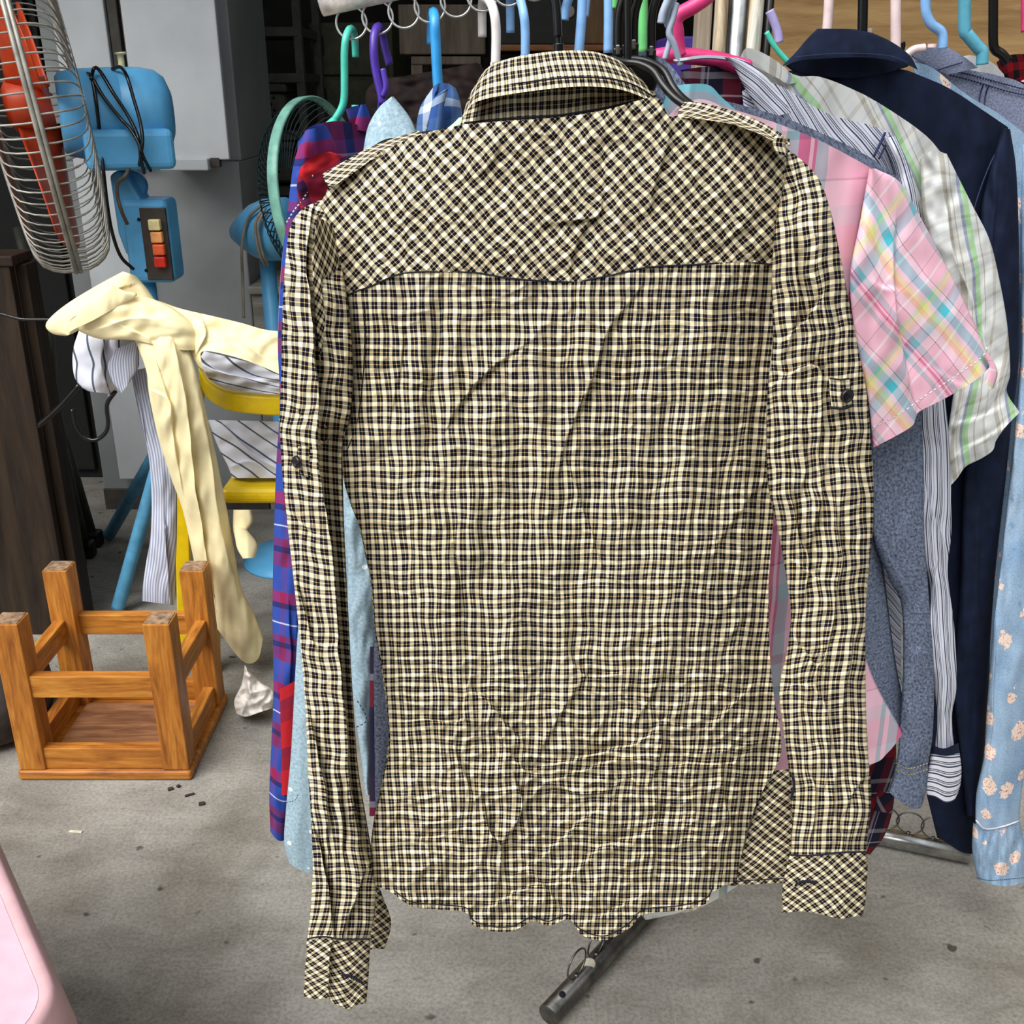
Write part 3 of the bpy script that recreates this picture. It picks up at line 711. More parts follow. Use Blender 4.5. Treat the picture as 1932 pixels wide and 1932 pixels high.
def floral():
    m = N('floral_denim', 0.9, 0, 0.15)
    uv = m.coord('UV')
    base = m.ramp(m.noise(380, uv, 3, 0.7), [(0.36, (112, 146, 182)), (0.64, (166, 192, 216))])
    base = m.mix(base, m.ramp(m.noise(16, uv, 3), [(0.35, (128, 160, 196)), (0.7, (190, 210, 226))]), 0.45)
    wob = m.n('ShaderNodeVectorMath', operation='ADD'); sc = m.n('ShaderNodeVectorMath', operation='SCALE')
    nz = m.n('ShaderNodeTexNoise'); nz.inputs['Scale'].default_value = 150; m.l(uv, nz.inputs['Vector'])
    m.l(nz.outputs['Color'], sc.inputs[0]); sc.inputs['Scale'].default_value = 0.012
    m.l(uv, wob.inputs[0]); m.l(sc.outputs[0], wob.inputs[1])
    v = m.n('ShaderNodeTexVoronoi'); v.inputs['Scale'].default_value = 27; v.inputs['Randomness'].default_value = 0.85
    m.l(wob.outputs[0], v.inputs['Vector'])
    d = v.outputs['Distance']; pick = m.n('ShaderNodeSeparateXYZ'); m.l(v.outputs['Color'], pick.inputs[0])
    rad = m.math('MULTIPLY_ADD', pick.outputs[0], 0.22, 0.20)
    ison = m.math('LESS_THAN', d, rad)
    petal = m.ramp(m.noise(330, uv, 2), [(0.45, (244, 226, 208)), (0.58, (240, 206, 196)), (0.66, (190, 72, 96))])
    c = m.mix(base, petal, ison)
    v2 = m.n('ShaderNodeTexVoronoi'); v2.inputs['Scale'].default_value = 46; m.l(wob.outputs[0], v2.inputs['Vector'])
    leaf = m.math('MULTIPLY', m.math('LESS_THAN', v2.outputs['Distance'], 0.13), m.math('SUBTRACT', 1.0, ison))
    c = m.mix(c, (110, 146, 178), m.math('MULTIPLY', leaf, 0.6))
    weave(m)
    return m.base(c)
M_FLORAL = floral()
M_SEAMW = plain('pale_thread', (214, 214, 220), 0.9)
M_SEAMY = plain('tan_thread', (176, 158, 112), 0.9)
M_SEAMN = plain('blue_thread', (34, 44, 84), 0.9)

def thread(pts, Yf, parent, mat, r=0.0006, off=0.003, n=None, dash=0):
    p = spline(pts, n or max(10, int(np.linalg.norm(np.diff(np.array(pts, float), axis=0), axis=1).sum() / 8)))
    Y = Yf(p[:, 0], p[:, 1], 0.5, 0.5) if callable(Yf) else Yf
    P = at(p[:, 0], p[:, 1], Y - off)
    if not dash: return G().tube(P, r, 5).out('stitching', mat, parent)
    g = G(); q = spline(P, dash * 2)
    for i in range(0, dash * 2 - 1, 2): g.tube(q[i:i + 2], r, 5)
    o = g.out('stitching', mat, parent); o['kind'] = 'stuff'; return o

M_PCOL = plaid('madras_collar', [(0, PALE)], [(0, PINK), (.2, PALE), (.34, MAG), (.40, PINK), (.58, PALE), (.66, SLATE), (.84, AQUA)], 0.05, 0.034, 0.85)
# pink madras, short sleeved
Y = row(0.797)
s = thing('pink_madras_shirt', 'pink madras shirt with short cuffed sleeve, hanging just behind the checked shirt', 'shirt', at(1450, 220, 0.83))
cloth('body', M_PINK2, s, [(1255, 222), (1230, 600), (1290, 1100), (1330, 1470)], [(1646, 318), (1625, 420), (1610, 520), (1600, 620), (1598, 900), (1604, 1100), (1640, 1260), (1704, 1384)], Y,
      [(1255, 222), (1300, 196), (1380, 206), (1480, 238), (1560, 272), (1646, 318)], [(1330, 1470), (1500, 1470), (1640, 1443), (1675, 1420), (1704, 1384)], 80, 120, th=0.012, amp=0.003, wl=(60, 200), seed=101, uv='plane')
cloth('sleeve', M_PINK, s, [(1640, 318), (1622, 420), (1604, 520), (1612, 620), (1636, 740), (1648, 845)], [(1652, 318), (1700, 346), (1742, 420), (1788, 506), (1830, 592), (1872, 688)], row(0.776), None,
      [(1648, 845), (1690, 822), (1722, 802), (1734, 778), (1790, 748), (1842, 716), (1872, 688)], 70, 90, th=0.014, amp=0.003, wl=(50, 120), seed=103, rot=math.radians(-24),
      strokes=[([(1690, 440), (1688, 540), (1700, 640), (1728, 770)], .010, 15, 's'), ([(1650, 520), (1660, 540), (1690, 545)], .003, 12, 's'), ([(1760, 690), (1800, 720), (1820, 725)], .003, 10, 's')])
Yp = row(0.752)
thread([(1648, 806), (1700, 780), (1735, 754), (1790, 718), (1850, 676), (1862, 655)], Yp, s, M_SEAMW, 0.0006, 0.004, dash=26)
cloth('sleeve_tie', M_PINK, s, [(1852, 668), (1866, 690), (1858, 722)], [(1864, 664), (1882, 700), (1874, 734)], row(0.765), None, None, 10, 24, th=0.003, amp=0.001, seed=105)
cloth('collar', M_PCOL, s, [(1248, 208), (1252, 226), (1262, 240)], [(1386, 205), (1392, 214), (1402, 222)], row(0.812), [(1248, 208), (1262, 170), (1285, 160), (1335, 160), (1362, 184), (1386, 205)],
      [(1262, 240), (1290, 216), (1325, 200), (1352, 206), (1372, 214), (1402, 222)], 50, 24, th=0.003, amp=0.001, seed=106)

# grey blue chambray, long sleeved
Y = row(0.842)
s = thing('chambray_shirt', 'grey-blue speckled chambray shirt with long sleeve and yellow cuff stitching', 'shirt', at(1450, 200, 0.87))
cloth('body', M_CHAM, s, [(1140, 110), (1200, 600), (1290, 1300), (1400, 1500)], [(1692, 334), (1660, 600), (1648, 900), (1668, 1080), (1690, 1250), (1716, 1372)], Y,
      [(1140, 110), (1190, 98), (1250, 110), (1300, 168), (1390, 196), (1480, 222), (1560, 256), (1640, 296), (1692, 334)], [(1400, 1500), (1560, 1490), (1636, 1450), (1690, 1400), (1716, 1372)], 80, 120, th=0.012, amp=0.003, wl=(60, 220), seed=111)
cloth('sleeve', M_CHAM, s, [(1660, 330), (1650, 600), (1642, 850), (1646, 1000), (1676, 1090), (1700, 1140), (1704, 1240), (1700, 1340), (1694, 1420), (1688, 1450)], [(1692, 330), (1725, 600), (1742, 850), (1744, 1000), (1752, 1120), (1762, 1260), (1760, 1380), (1750, 1448)], row(0.826), None, None, 50, 150,
      th=0.014, amp=0.003, wl=(36, 110), seed=113, strokes=[([(1660, 1010), (1700, 1090), (1745, 1180)], .004, 14, 's'), ([(1700, 1040), (1730, 1110), (1744, 1160)], .003, 10, 's'), ([(1710, 1230), (1740, 1228), (1756, 1210)], .003, 8, 's')])
cloth('cuff', M_CHAM, s, [(1688, 1448), (1684, 1470), (1676, 1492)], [(1752, 1446), (1748, 1490), (1738, 1524)], row(0.812), None, [(1676, 1492), (1700, 1514), (1722, 1526), (1738, 1524)], 30, 26, th=0.013, amp=0.001, seed=114)
thread([(1690, 1452), (1715, 1462), (1750, 1452)], row(0.80), s, M_SEAMY, 0.0006, 0.001, dash=12)
thread([(1690, 1440), (1715, 1450), (1750, 1440)], row(0.80), s, M_SEAMY, 0.0006, 0.001, dash=12)
cloth('collar', M_CHAM, s, [(1152, 110), (1160, 140), (1168, 168)], [(1330, 214), (1326, 224), (1320, 232)], row(0.832), [(1152, 110), (1190, 98), (1226, 102), (1262, 120), (1296, 164), (1330, 214)], [(1168, 168), (1200, 168), (1236, 188), (1266, 226), (1296, 238), (1320, 232)], 50, 26, th=0.004, amp=0.001, seed=115)

# navy and white striped, rolled cuff
Y = row(0.884)
s = thing('striped_shirt', 'navy and white striped shirt with rolled-up cuff, between chambray and white-green plaid shirts', 'shirt', at(1500, 180, 0.92))
cloth('body', M_STRIPE, s, [(1400, 172), (1440, 600), (1460, 1380)], [(1722, 330), (1700, 600), (1700, 1380)], Y, [(1400, 172), (1440, 156), (1480, 166), (1560, 214), (1640, 236), (1684, 258), (1722, 330)], None, 80, 110, th=0.012, amp=0.003, wl=(60, 200), seed=121, rot=math.radians(-58))
cloth('sleeve', M_STRIPE, s, [(1664, 262), (1692, 330), (1712, 450), (1722, 600), (1728, 780), (1736, 880), (1732, 1000), (1746, 1060), (1756, 1120), (1752, 1200), (1762, 1290), (1768, 1350), (1764, 1412)], [(1690, 256), (1716, 320), (1742, 430), (1764, 600), (1786, 780), (1793, 880), (1795, 1000), (1788, 1080), (1800, 1180), (1805, 1290), (1796, 1350), (1800, 1414)], row(0.868), None, None, 50, 170,
      th=0.013, amp=0.003, wl=(26, 110), seed=123, strokes=[([(1740, 860), (1750, 940), (1775, 1000), (1790, 1050)], .006, 10, 's'), ([(1770, 1060), (1760, 1100), (1757, 1160)], .005, 9, 's'), ([(1780, 1330), (1790, 1380), (1798, 1410)], .004, 8, 's')])
c = cloth('cuff', M_STRIPE_H, s, [(1758, 1414), (1752, 1450), (1746, 1480), (1748, 1500)], [(1810, 1416), (1814, 1450), (1812, 1480), (1806, 1500)], row(0.858), None, [(1748, 1500), (1766, 1504), (1784, 1514), (1800, 1510), (1806, 1500)], 36, 30, th=0.013, amp=0.001, seed=124)
cloth('cuff_edge', M_NAVY, c, [(1758, 1406), (1756, 1422)], [(1808, 1402), (1811, 1420)], row(0.8565), [(1758, 1406), (1780, 1412), (1808, 1402)], [(1756, 1422), (1785, 1426), (1811, 1420)], 24, 8, th=0.0135, amp=0, seed=125)
thread([(1670, 250), (1660, 272), (1648, 296)], row(0.866), s, M_SEAMN, 0.0012, 0.002); thread([(1680, 256), (1668, 280), (1658, 300)], row(0.866), s, M_SEAMN, 0.0009, 0.002)

cloth('collar', M_STRIPE, s, [(1366, 108), (1384, 126), (1404, 164), (1440, 226)], [(1386, 108), (1412, 118), (1450, 150), (1494, 212)], row(0.868), None, None, 24, 40, th=0.004, amp=0.001, seed=126, rot=-0.3)
cloth('collar_band', M_STRIPE, s, [(1270, 112), (1272, 118)], [(1380, 108), (1384, 116)], row(0.884), [(1270, 112), (1330, 104), (1380, 108)], [(1272, 118), (1330, 112), (1384, 116)], 30, 8, th=0.003, amp=0, seed=127, rot=1.57)
# maroon flannel, mostly hidden
Y = row(0.916)
s = thing('maroon_flannel_shirt', 'dark maroon and navy flannel shirt showing only its collar and lower hem', 'shirt', at(1500, 180, 0.95))
cloth('body', M_MAROON, s, [(1284, 134), (1300, 700), (1350, 1560)], [(1690, 300), (1676, 900), (1690, 1380), (1688, 1500), (1672, 1570), (1642, 1612)], Y, [(1284, 134), (1340, 128), (1400, 132), (1500, 190), (1600, 250), (1690, 300)], [(1350, 1560), (1500, 1600), (1642, 1612)], 70, 110, th=0.012, amp=0.003, wl=(60, 160), seed=131, uv='plane', rot=0.25)
cloth('cuff', M_MAROON, s, [(1656, 1490), (1650, 1530)], [(1686, 1500), (1684, 1535)], row(0.886), None, None, 16, 16, th=0.008, amp=0.001, seed=133, rot=0.8)
cloth('collar', M_MAROON, s, [(1284, 132), (1300, 160), (1330, 190)], [(1424, 150), (1446, 200), (1452, 236)], row(0.900), [(1284, 132), (1330, 126), (1380, 128), (1424, 150)], [(1330, 190), (1370, 215), (1410, 228), (1452, 236)], 40, 26, th=0.003, amp=0.0015, seed=132, uv='plane')

# white green plaid, short sleeved
Y = row(0.950)
s = thing('green_white_plaid_shirt', 'white plaid shirt with green, tan and blue lines and wide short sleeve, beside navy shirt', 'shirt', at(1550, 150, 1.0))
cloth('body', M_GREEN, s, [(1390, 134), (1420, 700), (1500, 1400)], [(1782, 296), (1750, 600), (1700, 1400)], Y, [(1390, 134), (1416, 104), (1450, 108), (1500, 142), (1550, 146), (1640, 184), (1740, 250), (1782, 296)], None, 80, 110, th=0.012, amp=0.003, wl=(60, 200), seed=141, rot=math.radians(-50))
cloth('sleeve', M_GREEN, s, [(1736, 296), (1742, 400), (1764, 500), (1792, 580), (1806, 680), (1796, 760), (1786, 840), (1790, 920)], [(1786, 290), (1834, 386), (1866, 450), (1884, 520), (1900, 610), (1906, 700), (1900, 740), (1924, 778)], row(0.926), [(1736, 300), (1760, 284), (1786, 290)],
      [(1790, 920), (1808, 900), (1822, 880), (1850, 866), (1872, 850), (1880, 830), (1902, 800), (1924, 778)], 70, 120, th=0.02, amp=0.005, wl=(40, 70), seed=143, rot=math.radians(10),
      strokes=[([(1786, 380), (1800, 480), (1830, 560), (1846, 640), (1850, 720)], .012, 15, 's'), ([(1840, 560), (1862, 640), (1880, 740)], .005, 12, 's'), ([(1800, 800), (1840, 790), (1880, 770)], .006, 12, 's'), ([(1800, 860), (1850, 830), (1900, 800)], .004, 10, 's')])
cloth('collar', M_GREEN, s, [(1390, 134), (1396, 130), (1404, 120)], [(1500, 146), (1502, 150), (1504, 156)], row(0.939), [(1390, 134), (1402, 96), (1420, 92), (1450, 106), (1476, 124), (1500, 146)], [(1404, 120), (1430, 128), (1452, 140), (1470, 150), (1486, 158), (1504, 156)], 40, 20, th=0.004, amp=0.001, seed=144, rot=0.5)

# navy shirt
Y = row(1.004)
s = thing('navy_shirt', 'plain dark navy long-sleeved shirt with turned-down collar in front of the plywood', 'shirt', at(1610, 130, 1.06))
cloth('body', M_NAVY, s, [(1480, 134), (1560, 700), (1700, 1300), (1768, 1580)], [(1902, 240), (1880, 500), (1872, 900), (1866, 1300), (1848, 1612)], Y, [(1480, 134), (1540, 132), (1610, 142), (1690, 130), (1740, 144), (1800, 172), (1860, 212), (1902, 240)],
      [(1768, 1580), (1790, 1592), (1815, 1608), (1848, 1612)], 90, 150, th=0.014, amp=0.004, wl=(50, 240), seed=151)
cloth('sleeve', M_NAVY, s, [(1892, 240), (1866, 330), (1850, 420), (1862, 600), (1846, 800), (1820, 900), (1812, 1100), (1800, 1300), (1812, 1420), (1824, 1540)], [(1906, 244), (1918, 330), (1923, 500), (1922, 680), (1908, 800), (1898, 900), (1878, 1080), (1866, 1250), (1856, 1420), (1842, 1540)], row(0.980), None, None, 50, 150, th=0.018, amp=0.005, wl=(34, 160), seed=152,
      strokes=[([(1880, 380), (1872, 500), (1884, 640)], .005, 14, 's'), ([(1850, 980), (1845, 1100), (1850, 1240)], .006, 13, 's')])
cloth('collar_stand', M_NAVY, s, [(1482, 124), (1500, 136), (1520, 140)], [(1716, 120), (1712, 126), (1706, 128)], row(0.988), [(1482, 124), (1540, 98), (1610, 94), (1680, 98), (1716, 120)], [(1520, 140), (1570, 146), (1620, 146), (1670, 138), (1706, 128)], 50, 16, th=0.003, amp=0, seed=153)
cloth('collar', M_NAVY, s, [(1542, 54), (1522, 74), (1500, 100), (1474, 126)], [(1646, 62), (1684, 80), (1716, 104), (1732, 132)], lambda px, py, u, v: 0.975 + 0.0003 * (px - 1300) - 0.012 * v, [(1542, 54), (1570, 54), (1610, 55), (1646, 62)], [(1474, 126), (1510, 114), (1560, 110), (1620, 108), (1670, 112), (1710, 122), (1732, 132)], 60, 36, th=0.004, amp=0.0012, wl=(50, 50), seed=154)
M_NAVYL = plain('navy_stitch', (46, 58, 92), 0.9)
thread([(1500, 108), (1560, 102), (1620, 101), (1680, 106), (1712, 118)], lambda px, py, u, v: 0.962 + 0.0003 * (px - 1300), s, M_NAVYL, 0.0005, 0.004, dash=50)
thread([(1902, 246), (1868, 310), (1842, 380), (1828, 440)], row(0.985), s, M_NAVYL, 0.0007, 0.004)

# floral denim
s = thing('floral_denim_shirt', 'light blue denim shirt printed with cream and red flowers, gathered frilled cuff', 'shirt', at(1850, 180, 1.15))
cloth('body', M_FLORAL, s, [(1724, 118), (1740, 700), (1800, 1300)], [(1990, 300), (1990, 900), (1985, 1300)], row(1.042), [(1724, 118), (1760, 128), (1820, 176), (1900, 226), (1990, 300)], None, 60, 90, th=0.012, amp=0.003, wl=(60, 200), seed=161)
cloth('sleeve', M_FLORAL, s, [(1924, 270), (1927, 420), (1927, 560), (1925, 680), (1915, 800), (1905, 900), (1894, 1000), (1884, 1100), (1872, 1200), (1862, 1330), (1856, 1420), (1842, 1490), (1840, 1555)], [(1960, 280), (1968, 420), (1976, 700), (1968, 900), (1960, 1100), (1950, 1300), (1936, 1420), (1926, 1500), (1922, 1552)], lambda px, py, u, v: row(1.046)(px, py, u, v) - 0.112 * np.clip(v / 0.7, 0, 1), None, [(1840, 1562), (1880, 1578), (1922, 1562)], 60, 180,
      th=0.016, amp=0.004, wl=(36, 140), seed=162, strokes=[([(1896, 980), (1880, 1120), (1876, 1300), (1866, 1440)], .006, 12, 's'), ([(1862, 1500), (1866, 1530), (1876, 1556)], .004, 9, 's')])
cloth('cuff', M_FLORAL, s, [(1836, 1552), (1834, 1600), (1840, 1640), (1846, 1660)], [(1924, 1548), (1934, 1600), (1938, 1640), (1938, 1664)], row(0.936), [(1836, 1552), (1860, 1566), (1900, 1560), (1924, 1548)], [(1846, 1660), (1870, 1668), (1900, 1672), (1938, 1664)], 50, 40, th=0.02, amp=0.005, wl=(16, 60), seed=163, uvo=(.2, .1))
thread([(1842, 1548), (1858, 1564), (1890, 1560), (1922, 1549)], row(0.918), s, M_SEAMW, 0.0012, 0.002)
thread([(1842, 1656), (1870, 1661), (1932, 1656)], row(0.918), s, M_SEAMN, 0.0005, 0.002, dash=24)

# dark chambray at the right edge
s = thing('heather_denim_shirt', 'heathered slate-blue denim shirt with twill collar and double navy stitching, right edge', 'shirt', at(1850, 150, 1.2))
cloth('body', M_DCHAM, s, [(1720, 104), (1760, 500), (1800, 900)], [(2010, 260), (2010, 600), (2000, 900)], row(1.085), [(1720, 104), (1770, 112), (1830, 132), (1880, 142), (1940, 166), (2010, 260)], None, 60, 80, th=0.012, amp=0.003, wl=(60, 200), seed=171)
cloth('collar', M_DCHAM, s, [(1716, 104), (1740, 120), (1784, 142)], [(1786, 88), (1820, 108), (1846, 128)], row(1.064), [(1716, 104), (1740, 90), (1764, 86), (1786, 88)], [(1784, 142), (1810, 136), (1846, 128)], 30, 24, th=0.004, amp=0.001, seed=172)
for a in ([(1792, 142), (1840, 154), (1900, 172), (1945, 182)], [(1808, 136), (1850, 146), (1900, 160), (1945, 172)], [(1856, 158), (1850, 176), (1848, 196)], [(1866, 160), (1860, 178), (1858, 198)]):
    thread(a, row(1.085), s, M_SEAMN, 0.0009, 0.014, dash=28)
thread([(1770, 132), (1795, 124), (1815, 118)], row(1.064), s, M_SEAMN, 0.0008, 0.006, dash=12)

s = thing('grey_jersey_top', 'pale grey jersey top peeking over the heathered denim shoulder', 'top', at(1850, 120, 1.25))
cloth('body', M_GREYTEE, s, [(1806, 112), (1812, 300), (1830, 700)], [(1894, 140), (1930, 300), (1960, 700)], row(1.116), [(1806, 112), (1826, 104), (1846, 108), (1872, 118), (1894, 140)], None, 40, 40, th=0.01, amp=0.002, seed=181)
s = thing('red_check_shirt', 'red and black small-check shirt collar at the top right corner', 'shirt', at(1910, 120, 1.28))
cloth('collar', M_REDCHK, s, [(1880, 118), (1890, 140), (1906, 158), (1920, 156)], [(1960, 104), (1962, 120), (1950, 140), (1932, 150)], row(1.148), [(1880, 118), (1896, 106), (1924, 102), (1960, 104)], None, 30, 30, th=0.008, amp=0.002, seed=183)
cloth('body', M_REDCHK, s, [(1884, 140), (1900, 300), (1910, 700)], [(2010, 180), (2010, 300), (2000, 700)], row(1.172), None, None, 30, 40, th=0.01, amp=0.002, seed=184)
s = thing('lilac_plaid_shirt', 'mauve and lilac striped cloth right of the red check collar', 'shirt', at(1928, 150, 1.30))
cloth('body', M_PINK, s, [(1922, 130), (1926, 300), (1930, 600)], [(2030, 160), (2030, 300), (2030, 600)], row(1.21), None, None, 24, 30, th=0.006, amp=0.002, seed=186, rot=1.2)
# white tan shirt right behind the checked one, only its hem shows
s = thing('white_tan_shirt', 'white shirt with tan line, hem showing below the checked shirt hem', 'shirt', at(1300, 400, 0.765))
M_WT = plaid('white_tan_line', [(0, (226, 226, 222)), (.45, (190, 170, 140)), (.5, (226, 226, 222)), (.54, (190, 170, 140)), (.6, (226, 226, 222)), (.8, (150, 170, 130)), (.86, (120, 140, 180)), (.9, (226, 226, 222))], [(0, (226, 226, 222))], 0.075, 0.1, 0.2)
cloth('body', M_WT, s, [(1150, 700), (1160, 1200), (1200, 1690), (1250, 1722)], [(1420, 700), (1430, 1200), (1420, 1600), (1404, 1664)], 0.776, None, [(1250, 1722), (1300, 1720), (1345, 1700), (1404, 1664)], 40, 90, th=0.006, amp=0.002, seed=191, uv='plane', uvo=(0.02, 0))

# ------------------------------------------------------------------ clothes rack
M_CHROME = plain('worn_chrome', (176, 176, 174), 0.28, 1.0, var=0.12, scale=40)
M_STEEL = plain('dull_steel', (120, 118, 114), 0.38, 1.0, var=0.2, scale=30)
M_RINGW = plain('bright_ring_wire', (226, 226, 222), 0.3, 0.85, var=0.05)
M_PAINTW = plain('white_flaking_paint', (214, 212, 204), 0.4, 0.35, var=0.14, scale=60, bump=0.3)

rack = thing('clothes_rack', 'chrome tube clothes rack with wire rings along its rails', 'rack', (0.45, 1.1, 0))
RY = 1.05
ra, rb = at(603, 1, RY), at(1110, -112, RY)
def capped(a, b, r, name, mat, par, hole=True):
    a, b = np.array(a), np.array(b); d = (b - a) / np.linalg.norm(b - a)
    pts = [a + d * .001, a, a + d * .0, a + d * .002, b - d * .002, b]
    g = G().tube([a + d * .012, a + d * .0005, a, a + d * .0006, b - d * .0006, b], [r * .86, r * .86, r * .93, r, r, r * .93], 20, cap=True)
    return g.out(name, mat, par)
capped(ra, rb, 0.0135, 'rail', M_PAINTW, rack)
r2a, r2b = np.array([0.09, 0.76, 1.275]), np.array([0.60, 1.36, 1.275])
capped(r2a, r2b, 0.0125, 'rail', M_CHROME, rack)
capped(rb, [rb[0] + .06, rb[1] + .02, 1.275], 0.012, 'rail', M_CHROME, rack)
ft, fe = onz(1034, 1916, 0.0145), onz(1262, 1668, 0.0145)
fdir = (fe - ft) / np.linalg.norm(fe - ft)
capped(ft, fe + fdir * 0.1, 0.0145, 'base_bar', M_STEEL, rack)
ba, bb = onz(1560, 1556, 0.0145), onz(1830, 1612, 0.0145)
capped(ba, bb, 0.0145, 'base_bar', M_CHROME, rack)
for k, (p, q) in enumerate([(at(1391, 60, 1.45), None)]):
    capped([p[0], 1.45, 0.03], [p[0], 1.45, 1.5], 0.0125, 'upright', M_CHROME, rack)
def ring(c, n, R, r, mat, par, pin=None):
    n = np.array(n) / np.linalg.norm(n); a = np.cross(n, [0, 0, 1.0]); a /= np.linalg.norm(a); b = np.cross(a, n)
    t = np.linspace(0, 2 * np.pi, 40, endpoint=False)
    P = np.array(c) + R * (np.cos(t)[:, None] * a + np.sin(t)[:, None] * b)
    g = G().tube(P, r, 7, closed=True)
    if pin is not None:
        p0 = np.array(c) + np.array(pin) * R; g.tube([p0 - np.array(pin) * .003, p0 + np.array(pin) * .005], [.0028, .0024], 8)
    return g.out('ring', mat, par)
for k in range(9):
    px = 663 + 49.3 * k; py = 43 - 10.6 * k
    ring(at(px, py, RY), (0.08, -1, 0.1), 0.0136, 0.0011, M_RINGW, rack, (0.0, 0, 1))
nrm = np.cross(fdir, [0, 0, 1])
for k, s_ in enumerate((0.062, 0.108, 0.152, 0.196, 0.24)):
    c = ft + fdir * s_ + np.array([0, 0, 0.0145 + 0.021])
    ring(c, nrm, 0.0205, 0.0013, M_STEEL, rack, (0, 0, -1))
bd = (bb - ba) / np.linalg.norm(bb - ba)
for px in (1668, 1714, 1760, 1806):
    t = (px - 1560) / 270.0
    ring(ba + (bb - ba) * t + np.array([0, 0, 0.0145 + 0.020]), np.cross(bd, [0, 0, 1]), 0.0195, 0.0012, M_STEEL, rack, (0, 0, -1))
g = G(); hc = ft + fdir * 0.03 + np.array([0, -0.004, 0.0135])
g.tube([hc, hc + np.array([0, -.0012, .0022])], 0.0042, 12); g.out('screw_hole', M_THREAD, rack)
c = onz(1112, 1818, 0.03); M = Matrix.Translation(c) @ Matrix.Rotation(math.radians(70), 4, 'X')
tag(G().lathe([(0, 0), (.007, 0), (.0085, .001), (.007, .002), (0, .002)], M, 20).out('shell_disc', plain('shell', (206, 198, 178), 0.35), None), 'small cream disc wedged between the rings of the floor bar', 'button')

# ------------------------------------------------------------------ hangers
def plastic(name, c, rough=0.35): return plain(name, c, rough, 0, 0.5, var=0.04, scale=50)
M_TEAL = plastic('teal_plastic', (74, 190, 168)); M_PURP = plastic('purple_plastic', (74, 48, 150)); M_AZUR = plastic('azure_plastic', (52, 150, 214)); M_WHT = plastic('white_plastic', (232, 226, 222))
M_SKY = plastic('sky_blue_plastic', (134, 182, 234)); M_BLK = plastic('black_plastic', (14, 14, 15), 0.3); M_LIME = plastic('leaf_green_plastic', (104, 196, 116)); M_HOT = plastic('hot_pink_plastic', (232, 62, 130), 0.4)
M_ROSE = plastic('pale_rose_plastic', (240, 216, 216)); M_AQ = plastic('aqua_plastic', (96, 170, 192), 0.2); M_LILAC = plastic('lilac_plastic', (170, 160, 210)); M_GREYB = plastic('grey_blue_cord', (160, 172, 190), 0.6)

def hanger(label, mat, hook, arm=None, Y=1.05, r=0.0034, extra=(), group=None, n=8):
    b = hook[0]
    t = thing('clothes_hanger', label, 'hanger', at(b[0], b[1], b[2] if len(b) > 2 else Y), group)
    f = lambda pts: [p if len(p) > 2 else (p[0], p[1], Y) for p in pts]
    G().tube(pxpath(f(hook), len(hook) * 6), r, n).out('hook', mat, t)
    if arm: G().tube(pxpath(f(arm), len(arm) * 6), r * 1.1, n).out('shoulder_bar', mat, t)
    for nm, pts, rr in extra:
        G().tube(pxpath(f(pts), max(6, len(pts) * 6)), rr, n).out(nm, mat, t)
    return t
Yh = RY
hanger('teal plastic hanger in the leftmost ring of the rail', M_TEAL, [(632, 226, Yh - .02), (643, 208, Yh - .02), (649, 188, Yh - .02), (650, 150, Yh - .02), (650, 95, Yh - .02), (654, 66, Yh - .016), (662, 54), (668, 62, Yh + .018), (670, 84, Yh + .02), (671, 108, Yh + .02)],
       [(632, 226, Yh - .02), (606, 252, Yh - .03), (590, 300, Yh - .04)], extra=[('spur', [(672, 230, Yh + .02), (671, 212, Yh + .02), (670, 198, Yh + .02)], .0034)])
hanger('purple plastic hanger beside the teal one, in the second ring', M_PURP, [(722, 196, Yh - .02), (717, 168, Yh - .02), (709, 132, Yh - .02), (705, 92, Yh - .02), (707, 62, Yh - .014), (714, 50), (720, 60, Yh + .018), (727, 92, Yh + .02), (735, 122, Yh + .02)], [(722, 190, Yh - .02), (716, 230, Yh), (706, 270, Yh + .02)], r=0.0038,
       extra=[('spur', [(722, 182, Yh - .022), (728, 164, Yh - .022), (722, 130, Yh - .02)], .0028)])
hanger('azure blue plastic hanger holding the blue patched shirt collar', M_AZUR, [(828, 182, Yh - .02), (825, 140, Yh - .02), (822, 80, Yh - .02), (820, 40, Yh - .018), (818, 23), (815, 34, Yh + .02), (814, 84, Yh + .02)], [(828, 178, Yh - .02), (828, 230, Yh)], r=0.0046)
hanger('white plastic hanger left of the checked collar', M_WHT, [(935, 122, Yh - .02), (936, 62, Yh - .02), (933, 28, Yh - .02), (926, 6, Yh - .014), (916, -4), (910, 8, Yh + .02), (910, 70, Yh + .02)], [(935, 118, Yh - .02), (930, 180, Yh)], r=0.0042)
hanger('sky blue hanger directly right of the white hanger', M_SKY, [(991, 108, Yh - .02), (991, 60, Yh - .02), (988, 26, Yh - .02), (980, -6, Yh - .01), (970, -18), (963, 0, Yh + .02), (963, 62, Yh + .02)], [(991, 104, Yh - .02), (990, 180, Yh)], r=0.0040)
hanger('black wire-hooked hanger with hex collar above the checked collar', M_BLK, [(1054, 100, .99), (1053, 66, .99), (1051, 24, .99), (1046, -20, .99), (1056, -60, 1.0)], None, extra=[('hook_collar', [(1054, 100, .99), (1054, 82, .99)], .0046), ('hook_sleeve', [(1053, 70, .99), (1051, 24, .99), (1047, -12, .99)], .0036)], r=0.0022)
